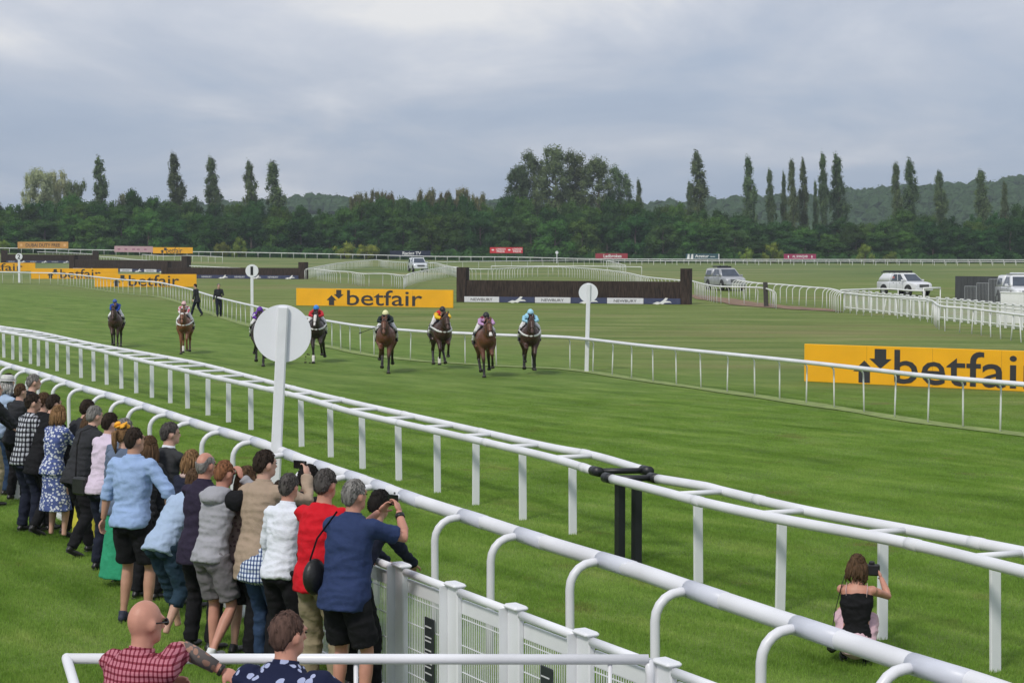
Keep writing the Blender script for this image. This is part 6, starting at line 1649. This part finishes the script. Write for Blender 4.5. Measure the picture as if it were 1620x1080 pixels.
def vehicle(label, px, py, paint, turn, canopy=True, rack=False, dark_rack=False, sz=1.0, mud=None, light_bar=False, stickers=False, cat="pickup", name="pickup_truck", rear_round=False):
    p = ground(px, py); hd = R(180 + turn)
    T = thing(name, p, label, cat, "vehicles parked on the infield", -hd); T.scale = (sz, sz, sz)
    b = MB(); n = 20
    def sec(y, hw, z0, z1, r=.12):
        o = []
        for cx_, cz_, a0 in ((hw - r, z1 - r, 0), (-hw + r, z1 - r, 90), (-hw + r * .6, z0 + r * .6, 180), (hw - r * .6, z0 + r * .6, 270)):
            rr_ = r if a0 < 180 else r * .6
            for k in range(5):
                a = R(a0 + 90 * k / 4); o.append(V((cx_ + rr_ * math.cos(a), y, cz_ + rr_ * math.sin(a))))
        return o
    b.rings([sec(*q) for q in ((-2.55, .80, .58, 1.0), (-2.48, .89, .46, 1.10), (-1.0, .915, .40, 1.11), (1.0, .915, .40, 1.12), (1.38, .905, .40, 1.12), (1.9, .895, .42, 1.08), (2.3, .86, .44, 1.0), (2.46, .80, .46, .92), (2.52, .70, .52, .84))])
    b.build("body", paint, T, True)
    cb = MB(); zt = 1.76
    cab0 = (-.80, 1.42, .87); cab1 = (-.62, .52, .66)
    def cab_ring(t, ex=0): return rrect(cab0[0] + (cab1[0] - cab0[0]) * t - ex, cab0[1] + (cab1[1] - cab0[1]) * t + ex, cab0[2] + (cab1[2] - cab0[2]) * t + ex, 1.09 + (zt - 1.09) * t, .10)
    rg = [cab_ring(t) for t in (0, .5, .93)]; last = rrect(cab1[0] + .08, cab1[1] - .08, cab1[2] - .08, zt + .03, .1)
    cb.rings(rg + [cab_ring(1.0), last]); cb.build("cab", paint, T, True)
    def cabpt(fx, fy, t, out=.006):      # fx: -1..1 across, fy: 0 rear..1 front
        y0 = cab0[0] + (cab1[0] - cab0[0]) * t; y1 = cab0[1] + (cab1[1] - cab0[1]) * t; hw = cab0[2] + (cab1[2] - cab0[2]) * t
        return V((fx * (hw + (out if abs(fx) == 1 else 0)), y0 + (y1 - y0) * fy + (out if fy == 1 else 0), 1.09 + (zt - 1.09) * t))
    def pane(name_, pts_, nrm, th_=.006):
        m = MB(); m.add(list(pts_) + [q + V(nrm) * th_ for q in pts_], [(3, 2, 1, 0), (4, 5, 6, 7), (0, 1, 5, 4), (1, 2, 6, 5), (2, 3, 7, 6), (3, 0, 4, 7)]); return m.build(name_, glass, T)
    pane("windscreen", [cabpt(-.86, 1, .10), cabpt(.86, 1, .10), cabpt(.84, 1, .90), cabpt(-.84, 1, .90)], (0, .5, .8))
    for sg in (-1, 1):
        pane("side_window", [cabpt(sg, .50, .10), cabpt(sg, .86, .10), cabpt(sg, .80, .88), cabpt(sg, .50, .88)], (sg, 0, .3))
        pane("side_window", [cabpt(sg, .08, .10), cabpt(sg, .45, .10), cabpt(sg, .45, .88), cabpt(sg, .12, .88)], (sg, 0, .3))
        if stickers: MB().box(V((sg * (.79), -.42, 1.42)), (.012, .25, .16)).build("window_sticker", M("red white sticker", (.6, .2, .2), .6, .5, 20), T)
    if canopy:
        c = MB(); r0 = -2.46
        c.rings([rrect(r0, -.84, .86, 1.09, .1), rrect(r0 + .04 + (.12 if rear_round else 0), -.83, .82, 1.40, .12), rrect(r0 + .10 + (.42 if rear_round else 0), -.82, .74, zt - .02, .14), rrect(r0 + .3 + (.5 if rear_round else 0), -.9, .6, zt + .02, .14)])
        c.build("canopy", paint, T, True)
        for sg in (-1, 1):
            if not rear_round: pane("canopy_window", [V((sg * .855, -2.1, 1.22)), V((sg * .855, -1.05, 1.22)), V((sg * .785, -1.05, 1.60)), V((sg * .785, -2.0, 1.60))], (sg, 0, .2), .01)
    # front
    MB().box((0, 2.50, .78), (.92, .08, .24), bev=.02).build("grille", trim_m, T)
    for z in (.72, .79, .86): MB().box((0, 2.545, z), (.86, .02, .022)).build("grille_bar", rim_m, T)
    for sg in (-1, 1):
        MB().box((sg * .66, 2.40, .84), (.30, .16, .17), Matrix.Rotation(-sg * .35, 3, 'Z'), bev=.03).build("headlight", lamp_m, T)
        MB().box((sg * .70, 2.50, .52), (.16, .06, .09), bev=.015).build("fog_light", trim_m, T)
        m = MB(); m.box((sg * 1.02, 1.02, 1.20), (.20, .12, .16), bev=.03); m.box((sg * .90, 1.03, 1.16), (.12, .05, .04)); m.build("mirror", paint, T)
        MB().box((sg * .917, .1, .42), (.04, 1.9, .07), bev=.015).build("side_step", trim_m, T)
        for y in (.55, -.25): MB().box((sg * .921, y, 1.0), (.02, .16, .03), bev=.006).build("door_handle", trim_m, T)
        for y in (.98, .14, -.76): MB().box((sg * .9175, y, .80), (.004, .012, .52)).build("door_gap", trim_m, T)
    MB().box((0, 2.50, .50), (1.66, .14, .22), bev=.05).build("bumper", paint, T)
    MB().box((0, 2.575, .52), (.52, .012, .11)).build("number_plate", M("pale number plate", (.66, .66, .60), .5), T)
    for sg in (-1, 1):
        for y in (1.62, -1.55):
            a = MB(); a.tube([(sg * .80, y, .42), (sg * .921, y, .42)], .47, 24, up=(0, 0, 1)); a.build("wheel_arch", trim_m, T)
            w = MB(); prof = [(.0, .30), (.03, .36), (.10, .385), (.20, .385), (.25, .35), (.25, .25)]
            w.rings([eloop(V((sg * (.72 + q), y, .385)), V((0, 1, 0)), V((0, 0, 1)), r_, r_, 24) for q, r_ in prof]); w.build("tyre", tyre_m, T, True)
            MB().tube([(sg * .95, y, .385), (sg * .976, y, .385)], [.245, .20], 20, up=(0, 0, 1)).build("rim", rim_m, T)
    if rack or dark_rack:
        r_ = MB(); mm_ = black_metal if dark_rack else rim_m
        for y in ((-.5, .0, .42) if not dark_rack else (-2.2, -1.2, -.5, .1)): r_.box((0, y, zt + .09), (1.36, .05, .04)); r_.box((-.6, y, zt + .05), (.05, .05, .1)); r_.box((.6, y, zt + .05), (.05, .05, .1))
        if dark_rack:
            for x in (-.45, -.1, .3): r_.tube([(x, -2.4, zt + .15), (x + .05, .4, zt + .16)], .055, 7)
        r_.build("roof_rack", mm_, T)
    if light_bar: MB().box((0, .1, zt + .12), (1.25, .2, .12), bev=.04).build("light_bar", lamp_m, T)
    return T
vehicle("dusty silver pickup with a covered back and dark bars on its roof", 1147, 459, silver, -14, rack=False, dark_rack=False, sz=.98)
t_ = bpy.context.scene
vehicle("white pickup with a rounded cover and dark poles on its roof rack", 1431, 467, vwhite, -25, dark_rack=True, stickers=True, rear_round=True, sz=.90)
vehicle("white pickup with a light bar half hidden by the white pickets at the right edge", 1613, 483, vwhite, 2, canopy=True, rack=True, light_bar=True, sz=1.05)
vehicle("white vehicle before the navy hoarding, behind bent rail posts", 661, 430, lightwhite, -12, canopy=True, sz=1.03)
rb = MB(); T = [o for o in bpy.data.objects if o.name == "pickup_truck"][0]
for x in (-.5, .1): rb.tube([(x, -2.5, 1.90), (x + .05, -.7, 1.93)], .06, 7)
rb.box((-.2, -.72, 1.86), (1.2, .10, .16), bev=.02)
rb.build("roof_bars", black_metal, T)
bpy.data.scenes.remove(TMPS)
